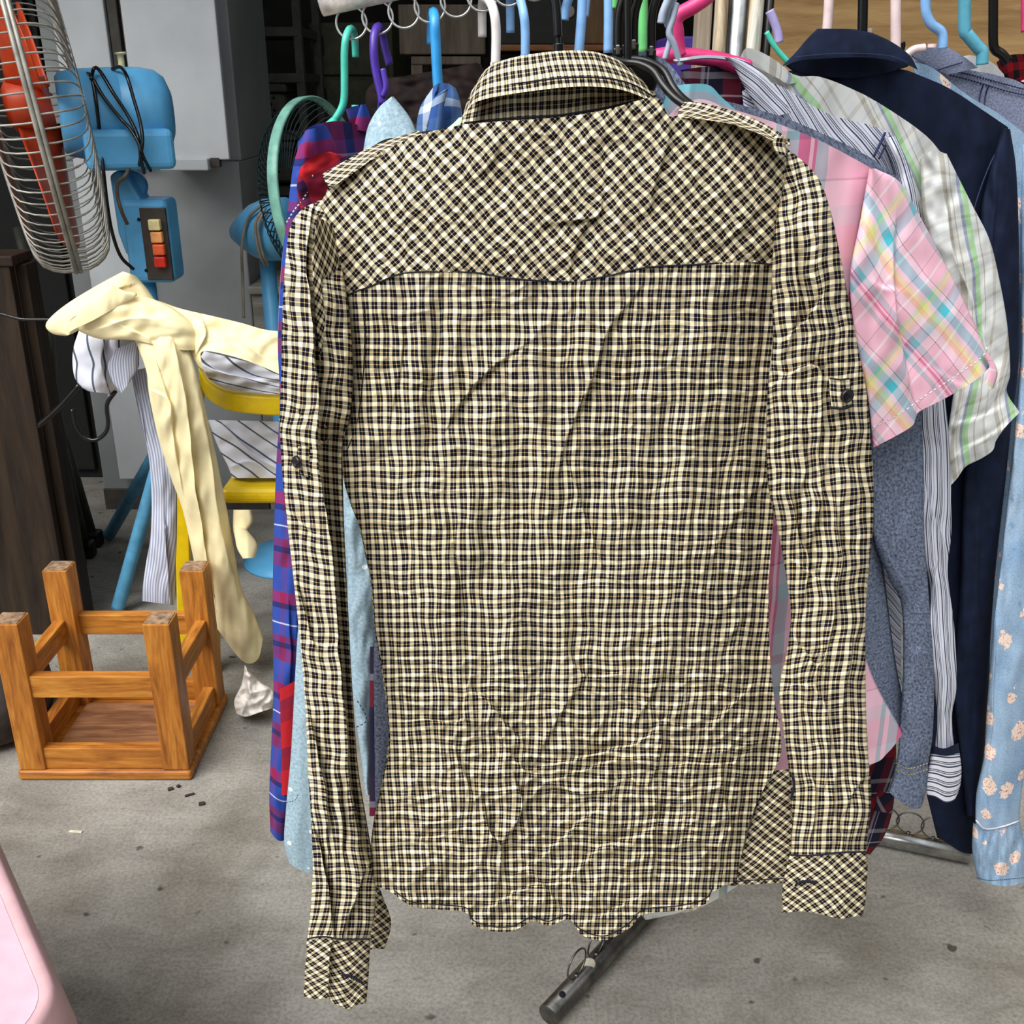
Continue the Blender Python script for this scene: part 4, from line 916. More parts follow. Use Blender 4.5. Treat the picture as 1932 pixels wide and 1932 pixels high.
hanger('sky blue hanger with doubled top, right of the hex-collared black hanger', M_SKY, [(1092, 100, 1.0), (1096, 50, 1.0), (1099, 0, 1.0), (1100, -50, 1.0)], None, r=0.0042, extra=[('spur', [(1064, 38, 1.06), (1068, 14, 1.06), (1076, -14, 1.06)], .0042), ('spur', [(1104, 32, 1.05), (1107, 0, 1.05), (1108, -30, 1.05)], .0032)])
hanger('sky blue straight hanger stem left of the black clamp hangers', M_SKY, [(1147, 100, 1.0), (1148, 40, 1.0), (1148, -50, 1.0)], None, r=0.0040)
def clamp_hanger(label, x, y, top, Y):
    t = thing('clothes_hanger', label, 'hanger', at(x, y, Y), 'black clamp hangers over the chambray collar')
    G().tube(pxpath([(x, y, Y), (x + 1, 34, Y), (x + 8, 2, Y), (top, -40, Y)], 24), .0030, 8).out('hook', M_BLK, t)
    boxes('clip', [bxp(x - 9, x + 9, y - 4, y + 24, Y - .004, .008)], M_BLK, t, 0.0012)
    boxes('clip_jaw', [bxp(x - 4, x + 4, y - 10, y + 10, Y - .007, .004)], M_STEEL, t, 0.0008)
    return t
clamp_hanger('black clamp hanger, first of the cluster from the sky blue stem', 1166, 94, 1190, 0.80)
clamp_hanger('black clamp hanger, second of the cluster, close behind the first', 1176, 94, 1200, 0.815)
clamp_hanger('black clamp hanger, third of the cluster, left of the green stem', 1196, 84, 1220, 0.822)
hanger('leaf green hanger stem between the black clamp hangers', M_LIME, [(1213, 100, .92), (1213, 40, .92), (1213, -50, .92)], None, r=0.0040, extra=[('spur', [(1158, 16, 1.0), (1160, -10, 1.0), (1164, -40, 1.0)], .0034)])
clamp_hanger('black clamp hanger, last of the cluster, right of the green stem', 1229, 96, 1256, 0.828)
t = thing('clothes_hanger', 'black hanger carrying the checked shirt, its double arm showing at the right of the collar', 'hanger', at(1185, 118, 0.79))
for nm, pts, rr in (('shoulder_bar', [(1150, 112, .790), (1180, 118, .790), (1206, 121, .788), (1232, 134, .784), (1250, 160, .778), (1272, 184, .770), (1300, 204, .760)], .0027),
                    ('shoulder_bar', [(1160, 116, .797), (1196, 112, .797), (1226, 118, .795), (1252, 134, .792), (1268, 162, .786), (1284, 182, .778), (1306, 200, .766)], .0027),
                    ('hook', [(1184, 118, .793), (1184, 60, .793), (1184, 0, .793), (1190, -60, .793)], .0026)):
    G().tube(pxpath([p for p in pts], 40), rr, 8).out(nm, M_BLK, t)
c = at(1206, 152, .806); M = Matrix.Translation(c) @ Matrix.Rotation(math.radians(90), 4, 'X')
G().lathe([(0, .003), (.010, .003), (.0125, .0018), (.013, 0), (.010, -.001), (0, -.001)], M, 30).out('hub_disc', M_BLK, t)
t = hanger('grey-blue twisted wire hanger next to the hot pink hanger', M_GREYB, [(1254, 112, .885), (1262, 84, .885), (1266, 60, .885), (1258, 44, .885), (1262, 20, .885), (1272, 0, .885), (1280, -40, .885)], [(1284, 124, .885), (1272, 84, .883), (1262, 62, .882), (1270, 34, .883), (1276, 6, .885)], r=0.0022,
           extra=[('frayed_end', [(1247, 44, .88), (1251, 24, .88), (1262, -4, .88), (1268, -20, .88)], .003)])
hanger('hot pink plastic hanger with angular neck', M_HOT, [(1284, 106, .905), (1279, 90, .905), (1277, 60, .905), (1275, 40, .905), (1284, 26, .905), (1312, 10, .905), (1340, -12, .905), (1350, -40, .905)], [(1236, 108, .905), (1262, 104, .905), (1300, 106, .908), (1350, 112, .914), (1412, 128, .922)], r=0.0056)
hanger('pale rose hanger stem left of the navy collar peak', M_ROSE, [(1560, 62, 1.08), (1563, 20, 1.08), (1566, -40, 1.08)], None, r=0.0046)
hanger('black hanger stem above the navy collar', M_BLK, [(1627, 70, 1.08), (1628, 20, 1.08), (1629, -40, 1.08)], None, r=0.0048, extra=[('spur', [(1700, 96, 1.12), (1702, 86, 1.12), (1701, 80, 1.12)], .0034)])
hanger('pale rose hanger right of the navy collar, with knob', M_ROSE, [(1690, 100, 1.12), (1690, 50, 1.12), (1690, -40, 1.12)], None, r=0.0050, extra=[('knob', [(1636, 62, 1.09), (1637, 54, 1.09)], .0044), ('shoulder_bar', [(1708, 106, 1.15), (1724, 94, 1.15), (1745, 90, 1.15)], .004), ('knob', [(1758, 90, 1.15), (1759, 83, 1.15)], .0044)])
hanger('sky blue hanger with a double-bent neck by the plywood', M_SKY, [(1779, 92, 1.17), (1779, 70, 1.17), (1774, 58, 1.17), (1758, 46, 1.17), (1748, 26, 1.17), (1746, 0, 1.17), (1746, -40, 1.17)], None, r=0.0050)
hanger('aqua translucent hanger with a slanted neck', M_AQ, [(1853, 122, 1.21), (1853, 98, 1.21), (1846, 90, 1.21), (1826, 66, 1.21), (1820, 56, 1.21), (1820, 0, 1.21), (1821, -40, 1.21)], None, r=0.0066)
hanger('black slant-necked hanger over the red check collar', M_BLK, [(1902, 116, 1.24), (1890, 102, 1.24), (1878, 94, 1.24), (1874, 80, 1.24), (1874, 20, 1.24), (1874, -40, 1.24)], None, r=0.0052)
hanger('hot pink hanger stem cut by the right frame edge', M_HOT, [(1935, 60, 1.24), (1935, 20, 1.24), (1935, -40, 1.24)], None, r=0.005)
hanger('lilac hanger tip hanging beside the rusty post', M_LILAC, [(1452, 20, 1.40), (1462, 44, 1.40), (1468, 64, 1.40), (1470, 80, 1.40)], None, r=0.0054)
hanger('teal slim hanger arm leaning beside the rusty post', M_TEAL, [(1446, 60, 1.36), (1462, 88, 1.36), (1484, 114, 1.36), (1510, 140, 1.36)], None, r=0.0032)

# ------------------------------------------------------------------ the shirts on the left rail
BL = (46, 70, 148); MR = (112, 38, 80); RD = (168, 30, 38); LB = (190, 200, 226); NB = (34, 34, 78)
M_FLAN = plaid('blue_maroon_flannel', [(0, BL), (.24, MR), (.36, NB), (.52, BL), (.66, LB), (.69, BL), (.84, MR), (.92, BL)], [(0, BL), (.16, MR), (.30, NB), (.36, MR), (.44, BL), (.56, LB), (.575, BL), (.72, NB), (.78, (140, 30, 70)), (.90, BL)], 0.085, 0.105, 0.74)
M_FLANR = plaid('red_flannel', [(0, RD), (.4, (60, 24, 60)), (.6, RD)], [(0, RD), (.3, (90, 26, 50)), (.55, (36, 26, 60)), (.75, RD)], 0.05, 0.06)
s = thing('blue_flannel_shirt', 'blue, maroon and red plaid flannel shirt hanging at the left end', 'shirt', at(640, 235, 0.98))
Yl = lambda y0: (lambda px, py, u, v: y0 + 0.0004 * np.maximum(px - 560, 0))
cloth('body', M_FLAN, s, [(562, 268), (558, 340), (566, 480), (580, 800), (590, 1100)], [(696, 244), (700, 400), (700, 700), (690, 1100)], Yl(0.965), [(562, 268), (584, 240), (620, 230), (656, 230), (696, 244)], None, 50, 80, th=0.02, amp=0.003, wl=(50, 150), seed=201, uv='plane', rot=1.5)
cloth('sleeve', M_FLAN, s, [(576, 246), (556, 300), (548, 350), (540, 420), (530, 510), (524, 640), (528, 760), (521, 880), (517, 1000), (514, 1150), (516, 1300), (511, 1420), (508, 1500), (510, 1568)], [(616, 236), (640, 300), (636, 400), (630, 520), (620, 700), (604, 900), (598, 1050), (590, 1180), (578, 1300), (566, 1400), (556, 1480), (540, 1582)], Yl(0.930),
      None, [(510, 1568), (520, 1582), (530, 1587), (540, 1582)], 50, 220, th=0.018, amp=0.003, wl=(34, 100), seed=203, strokes=[([(560, 330), (600, 310), (640, 320)], .006, 16, 's'), ([(546, 1150), (550, 1250), (548, 1300)], .004, 10, 's')])
cloth('sleeve_patch', M_FLANR, s, [(566, 318), (560, 350), (566, 392)], [(622, 286), (660, 300), (672, 340)], Yl(0.900), [(566, 318), (590, 294), (622, 286)], [(566, 392), (620, 390), (672, 340)], 30, 30, th=0.012, amp=0.004, wl=(40, 40), seed=204)
cloth('cuff', M_FLANR, s, [(528, 1300), (530, 1400), (532, 1500)], [(566, 1280), (560, 1400), (546, 1500)], Yl(0.911), None, None, 20, 50, th=0.003, amp=0.001, seed=207)
cloth('collar', M_FLAN, s, [(652, 206), (660, 230), (676, 250)], [(694, 214), (706, 236), (712, 250)], Yl(0.975), [(652, 206), (674, 200), (694, 214)], None, 20, 20, th=0.006, amp=0.001, seed=205)
cloth('collar', M_FLAN, s, [(680, 198), (672, 224), (668, 244)], [(690, 196), (700, 224), (700, 250)], Yl(0.957), None, None, 16, 20, th=0.005, amp=0.001, seed=206)
thread([(541, 420), (556, 396), (576, 370), (590, 330)], 0.90, s, M_SEAMW, 0.0007, 0.0, dash=14)

def dotted():
    m = N('dotted_pale_chambray', 0.9, 0, 0.15); uv = m.coord('UV')
    c = m.ramp(m.noise(320, uv, 3, 0.7), [(0.36, (128, 152, 166)), (0.64, (162, 184, 194))])
    v = m.n('ShaderNodeTexVoronoi'); v.inputs['Scale'].default_value = 44; v.inputs['Randomness'].default_value = 0.25; m.l(uv, v.inputs['Vector'])
    c = m.mix(c, (226, 234, 238), m.math('LESS_THAN', v.outputs['Distance'], 0.11)); weave(m); return m.base(c)
M_DOT = dotted()
s = thing('dotted_blue_shirt', 'pale blue shirt with white dots, collar standing beside the purple hanger', 'shirt', at(735, 240, 0.93))
cloth('collar', M_DOT, s, [(738, 183), (714, 204), (694, 240), (684, 292)], [(742, 182), (764, 208), (778, 230), (790, 262)], lambda px, py, u, v: 0.93 - 0.016 * v, None, [(684, 292), (730, 262), (790, 262)], 40, 40, th=0.010, amp=0.001, seed=211, rot=0.4)
cloth('collar_stand', M_DOT, s, [(744, 240), (736, 254), (730, 270)], [(774, 236), (784, 244), (794, 256)], 0.922, [(744, 240), (756, 230), (774, 236)], None, 16, 16, th=0.005, amp=0.001, seed=212)
cloth('body', M_DOT, s, [(690, 280), (640, 700), (574, 1080), (562, 1190), (556, 1290), (549, 1420), (540, 1520), (536, 1590), (546, 1630)], [(800, 280), (780, 700), (700, 1080), (660, 1300), (640, 1450), (630, 1560), (610, 1652)], 0.895, None, [(546, 1630), (574, 1644), (610, 1652)], 50, 150, th=0.012, amp=0.003, wl=(50, 200), seed=213)
cloth('sleeve', M_DOT, s, [(644, 900), (650, 980), (656, 1060), (656, 1140), (660, 1240), (668, 1330), (680, 1420), (690, 1500)], [(700, 900), (704, 980), (708, 1060), (712, 1130), (709, 1220), (705, 1310), (700, 1400), (699, 1500)], 0.862, None, None, 30, 110, th=0.010, amp=0.003, wl=(30, 90), seed=214)
thread([(674, 1322), (688, 1345), (690, 1362), (672, 1372)], 0.848, s, M_SEAMN, 0.0005, 0.002, dash=8)
thread([(562, 1500), (556, 1510), (540, 1514)], 0.88, s, M_SEAMN, 0.0004, 0.002, dash=6)
M_PATCH = plaid('indigo_patch_check', [(0, (52, 84, 146)), (.3, (92, 124, 168)), (.55, (210, 220, 228)), (.8, (46, 76, 138))], [(0, (52, 84, 146)), (.35, (190, 204, 218)), (.6, (70, 104, 156))], 0.034, 0.030)
s = thing('indigo_check_shirt', 'indigo and white large-check denim shirt collar under the azure hanger', 'shirt', at(830, 230, 0.98))
cloth('collar', M_PATCH, s, [(806, 180), (794, 200), (787, 226), (785, 250)], [(860, 166), (867, 186), (871, 210), (874, 236)], 0.985, [(806, 180), (822, 160), (842, 157), (860, 166)], None, 40, 40, th=0.012, amp=0.002, seed=221, strokes=[([(822, 176), (814, 200), (806, 240)], .006, 8, 's')])
cloth('collar_fold', M_PATCH, s, [(818, 184), (812, 210), (806, 246)], [(846, 166), (838, 200), (832, 246)], 0.962, [(818, 184), (832, 174), (846, 166)], None, 20, 30, th=0.006, amp=0.001, seed=222, uvo=(.01, .02))
cloth('body', M_PATCH, s, [(784, 246), (776, 500), (760, 900)], [(880, 240), (900, 500), (900, 900)], 0.99, None, None, 30, 40, th=0.012, amp=0.003, seed=223)
s = thing('mint_shirt', 'sliver of pale mint cloth under the left of the checked collar', 'shirt', at(858, 240, 0.88))
cloth('body', plain('mint_cotton', (190, 224, 186), 0.9), s, [(866, 222), (850, 240), (838, 270), (840, 500)], [(884, 218), (886, 240), (888, 270), (890, 500)], 0.88, None, None, 12, 20, th=0.006, amp=0.001, seed=225)
M_BURG = plaid('burgundy_plaid', [(0, (28, 26, 46)), (.5, (90, 22, 40)), (.8, (28, 26, 46))], [(0, (28, 26, 50)), (.55, (110, 20, 36)), (.75, (120, 116, 130)), (.8, (40, 30, 50))], 0.06, 0.14, 0.6)
M_CHAR = speckle('charcoal_denim', (38, 42, 54), (96, 102, 116), 420, (1, 1, 1), 0.34, 0.66)
s = thing('charcoal_denim_shirt', 'charcoal speckled denim seen in the slit left of the checked shirt body', 'shirt', at(725, 1000, 0.815))
cloth('body', M_CHAR, s, [(706, 1150), (705, 1250), (706, 1350), (707, 1440), (708, 1520)], [(760, 1150), (780, 1300), (780, 1420), (770, 1520)], 0.815, None, None, 20, 60, th=0.008, amp=0.002, seed=231)
s = thing('burgundy_plaid_shirt', 'burgundy and navy plaid strip behind the charcoal denim, left of the checked hem', 'shirt', at(705, 1250, 0.842))
cloth('body', M_BURG, s, [(698, 1220), (697, 1350), (697, 1480), (697, 1540)], [(740, 1220), (740, 1350), (740, 1480), (735, 1540)], 0.838, None, None, 16, 50, th=0.006, amp=0.002, seed=233)

# ------------------------------------------------------------------ upturned wooden stool
def wood(name, cols, axis, rough=0.45, sc=1.0, spec=0.35):
    m = N(name, rough, 0, spec); c = m.coord()
    s3 = [14 * sc, 14 * sc, 14 * sc]; s3[axis] = 1.6 * sc
    nz = m.noise(3.2, m.scaled(c, tuple(s3)), 5, 0.6, 1.4); fine = m.noise(11, m.scaled(c, tuple(s3)), 3, 0.7)
    col = m.ramp(nz, [(0.28, cols[0]), (0.5, cols[1]), (0.72, cols[2])])
    col = m.mix(col, m.ramp(fine, [(0.3, (170, 150, 130)), (0.6, (255, 255, 255))]), 0.5, 'MULTIPLY')
    m.bump(fine, 0.15, 0.001)
    return m.base(col)
TEAK = [(126, 70, 26), (178, 112, 42), (206, 146, 62)]
M_WZ = wood('teak_upright', TEAK, 2); M_WX = wood('teak_rail', TEAK, 0); M_WY = wood('teak_side_rail', TEAK, 1)
M_WIN = wood('raw_teak_board', [(106, 66, 44), (150, 104, 70), (178, 130, 92)], 0, 0.7)
M_END = plain('sawn_end_grain', (138, 112, 88), 0.8, var=0.2, scale=90)
p0 = onz(35, 1473); p1 = onz(362, 1474); y0s = (p0[1] + p1[1]) / 2; y1s = onz(452, 1322)[1]
xa, xb = p0[0], p1[0]; LZ = at(310, 1181, y0s)[2]; lw = 0.044
st = thing('wooden_stool', 'orange-brown teak stool lying upside down with its four legs up', 'stool', ((xa + xb) / 2, (y0s + y1s) / 2, 0))
sx = (xa + xb) / 2; sy = (y0s + y1s) / 2; W = xb - xa; Dp = y1s - y0s
boxes('seat', [(sx, sy, 0.0095, W, Dp, 0.019)], M_WX, st, 0.006, 3)
boxes('seat_underside', [(sx, sy, 0.0215, W - 2 * lw, Dp - 2 * lw, 0.004)], M_WIN, st, 0.0005)
skew = 0.004
for ix in (0, 1):
    for iy in (0, 1):
        x = (xa + 0.004 + lw / 2) if ix == 0 else (xb - 0.004 - lw / 2); y = (y0s + 0.004 + lw / 2) if iy == 0 else (y1s - 0.004 - lw / 2)
        lg = boxes('leg', [(x, y, 0.019 + (LZ - 0.019) / 2, lw, lw, LZ - 0.019)], M_WZ, st, 0.002)
        boxes('leg_end', [(x, y, LZ + 0.0004, lw - 0.005, lw - 0.005, 0.0016)], M_END, lg, 0.0004)
zt = at(200, 1302, y0s)[2]; hz = 0.040
for nm, z, h in (('stretcher', zt, hz), ('apron', 0.0395, 0.040)):
    for y in (y0s + 0.018, y1s - 0.018): boxes(nm, [(sx, y, z, W - 2 * lw - 0.006, 0.020, h)], M_WX, st, 0.0015)
    for x in (xa + 0.020, xb - 0.020): boxes(nm, [(x, sy, z + (0.0 if nm == 'apron' else 0.0), 0.020, Dp - 2 * lw - 0.006, h)], M_WY, st, 0.0015)

# ------------------------------------------------------------------ yellow plastic chair
M_YEL = plain('yellow_plastic', (236, 200, 18), 0.35, 0, 0.45, var=0.03)
YC = 1.86
ch = thing('yellow_chair', 'small yellow plastic chair half hidden under draped clothes', 'chair', onz(420, 1230))
def yz(px, py, Y): return at(px, py, Y)
# back rail: a curved band
def band(pts, hgt, th, name):
    P = spline([at(*p) for p in pts], 40); g = G()
    rows = []
    for dz, dn in ((-hgt / 2, 0), (hgt / 2, 0), (hgt / 2, th), (-hgt / 2, th)):
        rows.append(P + np.array([0, dn, dz]))
    g.grid(np.stack(rows, 1), None, True)
    o = g.out(name, M_YEL, ch)
    md = o.modifiers.new('bevel', 'BEVEL'); md.width = 0.004; md.segments = 2
    return o
band([(376, 712, YC - .02), (392, 738, YC - .05), (424, 756, YC - .07), (470, 764, YC - .08), (530, 767, YC - .08), (590, 762, YC - .06)], 0.034, 0.022, 'back_rail')
zs = at(470, 942, YC - .06)[2]
x0c, x1c = at(430, 942, YC)[0], at(640, 942, YC)[0]
boxes('seat', [((x0c + x1c) / 2, YC + .12, zs, x1c - x0c, 0.34, 0.030)], M_YEL, ch, 0.012, 3)
def leg_between(a, b, wx, wy, name):
    a, b = np.array(a), np.array(b); q = np.array([[-wx, -wy, 0], [wx, -wy, 0], [wx, wy, 0], [-wx, wy, 0]]) / 2
    o = G().grid(np.stack([a + q, b + q]), None, True).out(name, M_YEL, ch, False)
    md = o.modifiers.new('bevel', 'BEVEL'); md.width = 0.003; return o
f1 = onz(352, 1212); f2 = onz(398, 1266)
leg_between(at(346, 900, f1[1]), f1, 0.030, 0.03, 'leg')
leg_between(at(392, 960, f2[1]), f2, 0.034, 0.03, 'leg')
f3 = onz(600, 1266); leg_between([f3[0], f3[1], zs], f3, 0.034, 0.03, 'leg')
leg_between([f3[0], f3[1] + .26, zs], [f3[0], f3[1] + .26, 0], 0.034, 0.03, 'leg')
leg_between(at(372, 730, f1[1] - .1), at(346, 900, f1[1]), 0.028, 0.03, 'back_post')
leg_between(at(590, 752, YC - .03), [x1c - .03, YC + .02, zs], 0.028, 0.03, 'back_post')

# clothes thrown over the chair
M_BUT = plain('butter_cotton', (246, 232, 184), 0.85, 0, 0.2, var=0.03, scale=20)
s = thing('butter_yellow_shirt', 'pale butter yellow shirt thrown over the yellow chair, one sleeve hanging to the floor', 'shirt', at(300, 640, YC - .1))
YB = YC - 0.13
cloth('collar', M_BUT, s, [(232, 512), (180, 540), (128, 572), (96, 598), (86, 616), (100, 630), (124, 634)], [(256, 520), (280, 548), (296, 576), (286, 588), (240, 594), (180, 606), (136, 630)], YB - .01, None, None, 50, 60, th=0.018, amp=0.004, wl=(60, 60), seed=301,
      strokes=[([(240, 540), (196, 556), (150, 590)], .006, 12, 's')])
cloth('collar_leaf', M_BUT, s, [(210, 540), (176, 566), (140, 600), (130, 626)], [(214, 538), (222, 556), (230, 574), (136, 630)], YB - .04, None, [(130, 626), (180, 602), (230, 574)], 30, 30, th=0.006, amp=0.002, seed=302)
cloth('shoulder', M_BUT, s, [(136, 612), (150, 625), (190, 640), (240, 640)], [(272, 556), (330, 584), (370, 620), (380, 660)], YB - .015, [(136, 612), (190, 586), (240, 566), (272, 556)], [(240, 640), (290, 650), (340, 660), (380, 660)], 60, 50, th=0.03, amp=0.006, wl=(60, 40), seed=303,
      strokes=[([(180, 620), (240, 600), (300, 600)], .006, 14, 's'), ([(240, 620), (280, 640), (330, 700)], .006, 12, 's')])
SL = [([(330, 640), (352, 760), (366, 900), (384, 1020), (402, 1120)], .016, 16, 's'), ([(300, 700), (320, 760), (330, 850), (350, 960)], .008, 14, 's'), ([(380, 740), (400, 860), (416, 980), (440, 1080)], .010, 14, 's'), ([(276, 730), (310, 750), (326, 770)], .005, 10, 's')]
cloth('sleeve', M_BUT, s, [(244, 614), (262, 660), (276, 700), (280, 736), (286, 770), (300, 830), (322, 900), (344, 960), (360, 1030), (372, 1090), (380, 1146)], [(336, 606), (362, 680), (378, 730), (392, 790), (408, 860), (420, 920), (432, 980), (444, 1050), (456, 1110), (480, 1160), (497, 1204)], lambda px, py, u, v: YB + .02 - 0.10 * (1 - np.exp(-v / 0.10)) + 0.19 * v,
      [(244, 614), (288, 584), (336, 606)], [(380, 1146), (420, 1200), (450, 1240), (470, 1252), (488, 1242), (497, 1204)], 70, 170, th=0.024, amp=0.007, wl=(30, 110), seed=304, strokes=SL)
cloth('back_drape', M_BUT, s, [(296, 566), (316, 600), (344, 640), (372, 690), (384, 700)], [(540, 626), (546, 660), (548, 690), (550, 716)], lambda px, py, u, v: YB + .01 - 0.03 * v, [(296, 566), (340, 582), (400, 596), (450, 608), (500, 622), (540, 626)], [(384, 700), (382, 664), (430, 670), (490, 690), (550, 716)], 70, 50, th=0.02, amp=0.006, wl=(60, 40), seed=305,
      strokes=[([(380, 596), (390, 630), (370, 670)], .008, 12, 's'), ([(400, 620), (440, 640), (490, 670)], .006, 12, 's'), ([(396, 640), (430, 650), (460, 668)], .005, 10, 's')])
cloth('tail', M_BUT, s, [(440, 962), (440, 1000), (448, 1030)], [(474, 962), (476, 985), (462, 1004)], YC - .1, None, None, 20, 24, th=0.012, amp=0.003, seed=306)
cloth('tail', M_BUT, s, [(442, 990), (446, 1030), (458, 1054)], [(466, 1000), (485, 1026), (482, 1052)], YC - .13, None, None, 20, 24, th=0.014, amp=0.003, seed=307)
SW = (222, 224, 234)
M_SWN = plaid('white_navy_line', [(0, SW), (.44, (40, 58, 78)), (.56, SW)], [(0, SW)], 0.026, 0.1, 0.1)
M_FINE = plaid('fine_blue_stripe', [(0, (206, 208, 218)), (.5, (124, 134, 164))], [(0, (190, 194, 208))], 0.0048, 0.1, 0.3)
s = thing('striped_work_shirt', 'white shirt with thin navy stripes bundled over the yellow chair back', 'shirt', at(210, 680, YC - .05))
YS = YC - 0.06
cloth('front', M_SWN, s, [(150, 620), (138, 660), (138, 700), (148, 726), (166, 738)], [(270, 620), (262, 650), (262, 690), (250, 706), (212, 744)], YS + .01, None, None, 50, 50, th=0.04, amp=0.010, wl=(40, 60), seed=311, rot=-0.25, strokes=[([(200, 640), (190, 680), (204, 730)], .012, 14, 's')])
cloth('collar', M_FINE, s, [(216, 660), (204, 690), (212, 720), (228, 742)], [(262, 640), (262, 680), (258, 700), (246, 718)], YS - .045, None, None, 24, 30, th=0.008, amp=0.004, seed=312)
cloth('drape', M_SWN, s, [(384, 662), (372, 690), (396, 716), (440, 740), (500, 752)], [(536, 700), (548, 720), (550, 740), (550, 752), (550, 758)], YS + .078, None, None, 60, 50, th=0.016, amp=0.007, wl=(60, 30), seed=313, rot=math.radians(-66), strokes=[([(390, 690), (430, 706), (500, 720)], .008, 10, 's')])
cloth('lower_drape', M_SWN, s, [(392, 792), (410, 840), (430, 880), (438, 902)], [(548, 796), (552, 830), (552, 880), (552, 902)], YS + .06, None, None, 50, 50, th=0.02, amp=0.008, wl=(60, 50), seed=314, rot=math.radians(-50), strokes=[([(420, 800), (470, 850), (540, 890)], .010, 12, 's'), ([(430, 880), (470, 870), (520, 900)], .006, 12, 's')])
s = thing('blue_pinstripe_shirt', 'grey-blue fine pinstriped shirt sleeve hanging behind the butter yellow sleeve', 'shirt', at(290, 720, YC))
cloth('sleeve', M_FINE, s, [(246, 700), (262, 780), (280, 860), (286, 940), (284, 1010), (276, 1060), (270, 1100), (268, 1134)], [(296, 690), (318, 790), (330, 860), (334, 940), (334, 1010), (332, 1060), (330, 1110), (329, 1142)], YC - .02, None, None, 40, 110, th=0.018, amp=0.006, wl=(26, 90), seed=316, strokes=[([(262, 740), (276, 830), (284, 900)], .006, 10, 's'), ([(312, 1000), (314, 1060), (322, 1130)], .012, 9, 's')])
M_BLKW = plain('black_coated_wire', (12, 12, 14), 0.25, 0, 0.5)
t = thing('clothes_hanger', 'black wire hanger whose hook dangles below the striped bundle on the chair', 'hanger', at(200, 780, YS))
G().tube(pxpath([(218, 738, YS), (202, 764, YS), (204, 800, YS), (198, 818, YS), (180, 830, YS), (158, 824, YS), (142, 800, YS), (136, 772, YS)], 50), 0.0036, 8).out('hook', M_BLKW, t)
G().tube(pxpath([(150, 726, YS), (110, 770, YS), (72, 804, YS)], 20), 0.005, 8).out('shoulder_bar', M_BLKW, t)
t = thing('clothes_hanger', 'black wire hanger sticking out left of the butter yellow collar', 'hanger', at(50, 602, YB))
G().tube(pxpath([(-30, 588, YB), (0, 592, YB), (40, 602, YB), (92, 603, YB), (130, 606, YB)], 30), 0.0026, 8).out('hook', M_BLKW, t)

# crumpled white cloth on the floor
M_TIS = plain('white_crumpled_cloth', (228, 222, 214), 0.8, var=0.04, scale=40)
YT = onz(480, 1345)[1]
cloth('crumpled_cloth', M_TIS, None, [(462, 1254), (456, 1290), (442, 1322), (446, 1346)], [(470, 1268), (496, 1290), (516, 1304), (514, 1336)], lambda px, py, u, v: YT - 0.03 * v + .010 * perlin(px / 16, py / 16, 5), None, [(446, 1346), (466, 1352), (490, 1344), (514, 1336)], 40, 40, th=0.025, amp=0.006, wl=(20, 20), seed=321, crin=0.006)
tag(bpy.data.objects['crumpled_cloth'], 'crumpled white cloth on the concrete beside the stool', 'cloth')
# litter on the floor
M_GRIT = plain('dark_grit', (52, 44, 38), 0.8); M_CHIP = plain('pale_chip', (206, 200, 176), 0.6)
def chip(px, py, lx, ly, h, mat, lab, rot):
    c = onz(px, py); o = boxes('floor_scrap', [(c[0], c[1], h / 2, lx, ly, h, Matrix.Rotation(rot, 4, 'Z'))], mat, None, h * .3); tag(o, lab, 'debris')
chip(143, 1570, .021, .005, .002, M_CHIP, 'pale splinter on the floor in front of the stool', -.1)
chip(322, 1490, .009, .007, .004, M_GRIT, 'dark crumb on the floor just below the stool corner', .4)
chip(337, 1485, .006, .006, .004, M_GRIT, 'tiny dark crumb, upper right of the crumb below the stool corner', .9)
chip(358, 1501, .016, .004, .003, M_GRIT, 'bent dark sliver on the floor right of the stool crumbs', .5)
chip(381, 1518, .010, .007, .004, M_GRIT, 'dark crumb on the floor nearest the flannel cuff', .2)

# ------------------------------------------------------------------ pink plastic table corner
M_PTAB = plain('pale_pink_plastic', (206, 172, 184), 0.45, 0, 0.4, var=0.03, scale=30)
M_PRIM = plain('pink_rim', (198, 158, 162), 0.5, 0, 0.4, var=0.03)
tz = 0.46
def pt(px, py, z=tz): return onz(px, py, z)
cA, cB, cC = pt(0, 1610), pt(104, 1850), pt(40, 1985)
edge = (cB - cA) / np.linalg.norm(cB - cA); perp = np.array([edge[1], -edge[0], 0])
if perp[0] > 0: perp = -perp
def outline(off, z):
    L = 0.62; Wd = 0.6; R = 0.055 - off
    corner = cA + edge * (np.linalg.norm(cB - cA) + 0.048)
    O = np.array([corner[0], corner[1], 0]); pts = []
    loc = [(-off, L * -1 + off), (-off, -0.0 - off), (-Wd + off, -0.0 - off), (-Wd + off, -L + off)]
    def P(a, b): return O + perp * (-a) * -1 * -1 + edge * b if False else O + perp * (-a) + edge * b
    cs = [((-off), -L + off, 1), ((-off), -off, 2), ((-Wd + off), -off, 3), ((-Wd + off), -L + off, 0)]
    for a, b, k in cs:
        ca = a - R if a > -Wd / 2 else a + R; cb = b - R if b > -L / 2 else b + R
        a0 = {1: -90, 2: 0, 3: 90, 0: 180}[k]
        for j in range(9):
            t = math.radians(a0 + j * 11.25); pts.append(P(ca + R * math.cos(t), cb + R * math.sin(t)))
    p = np.array(pts); p[:, 2] = z; return p
tb = thing('pink_table', 'pale pink plastic table with rounded corner at the lower left edge', 'table', (cA[0] - .2, cA[1] - .2, 0))
g = G(); ins = outline(0.012, tz - 0.002); cen = ins.mean(0)
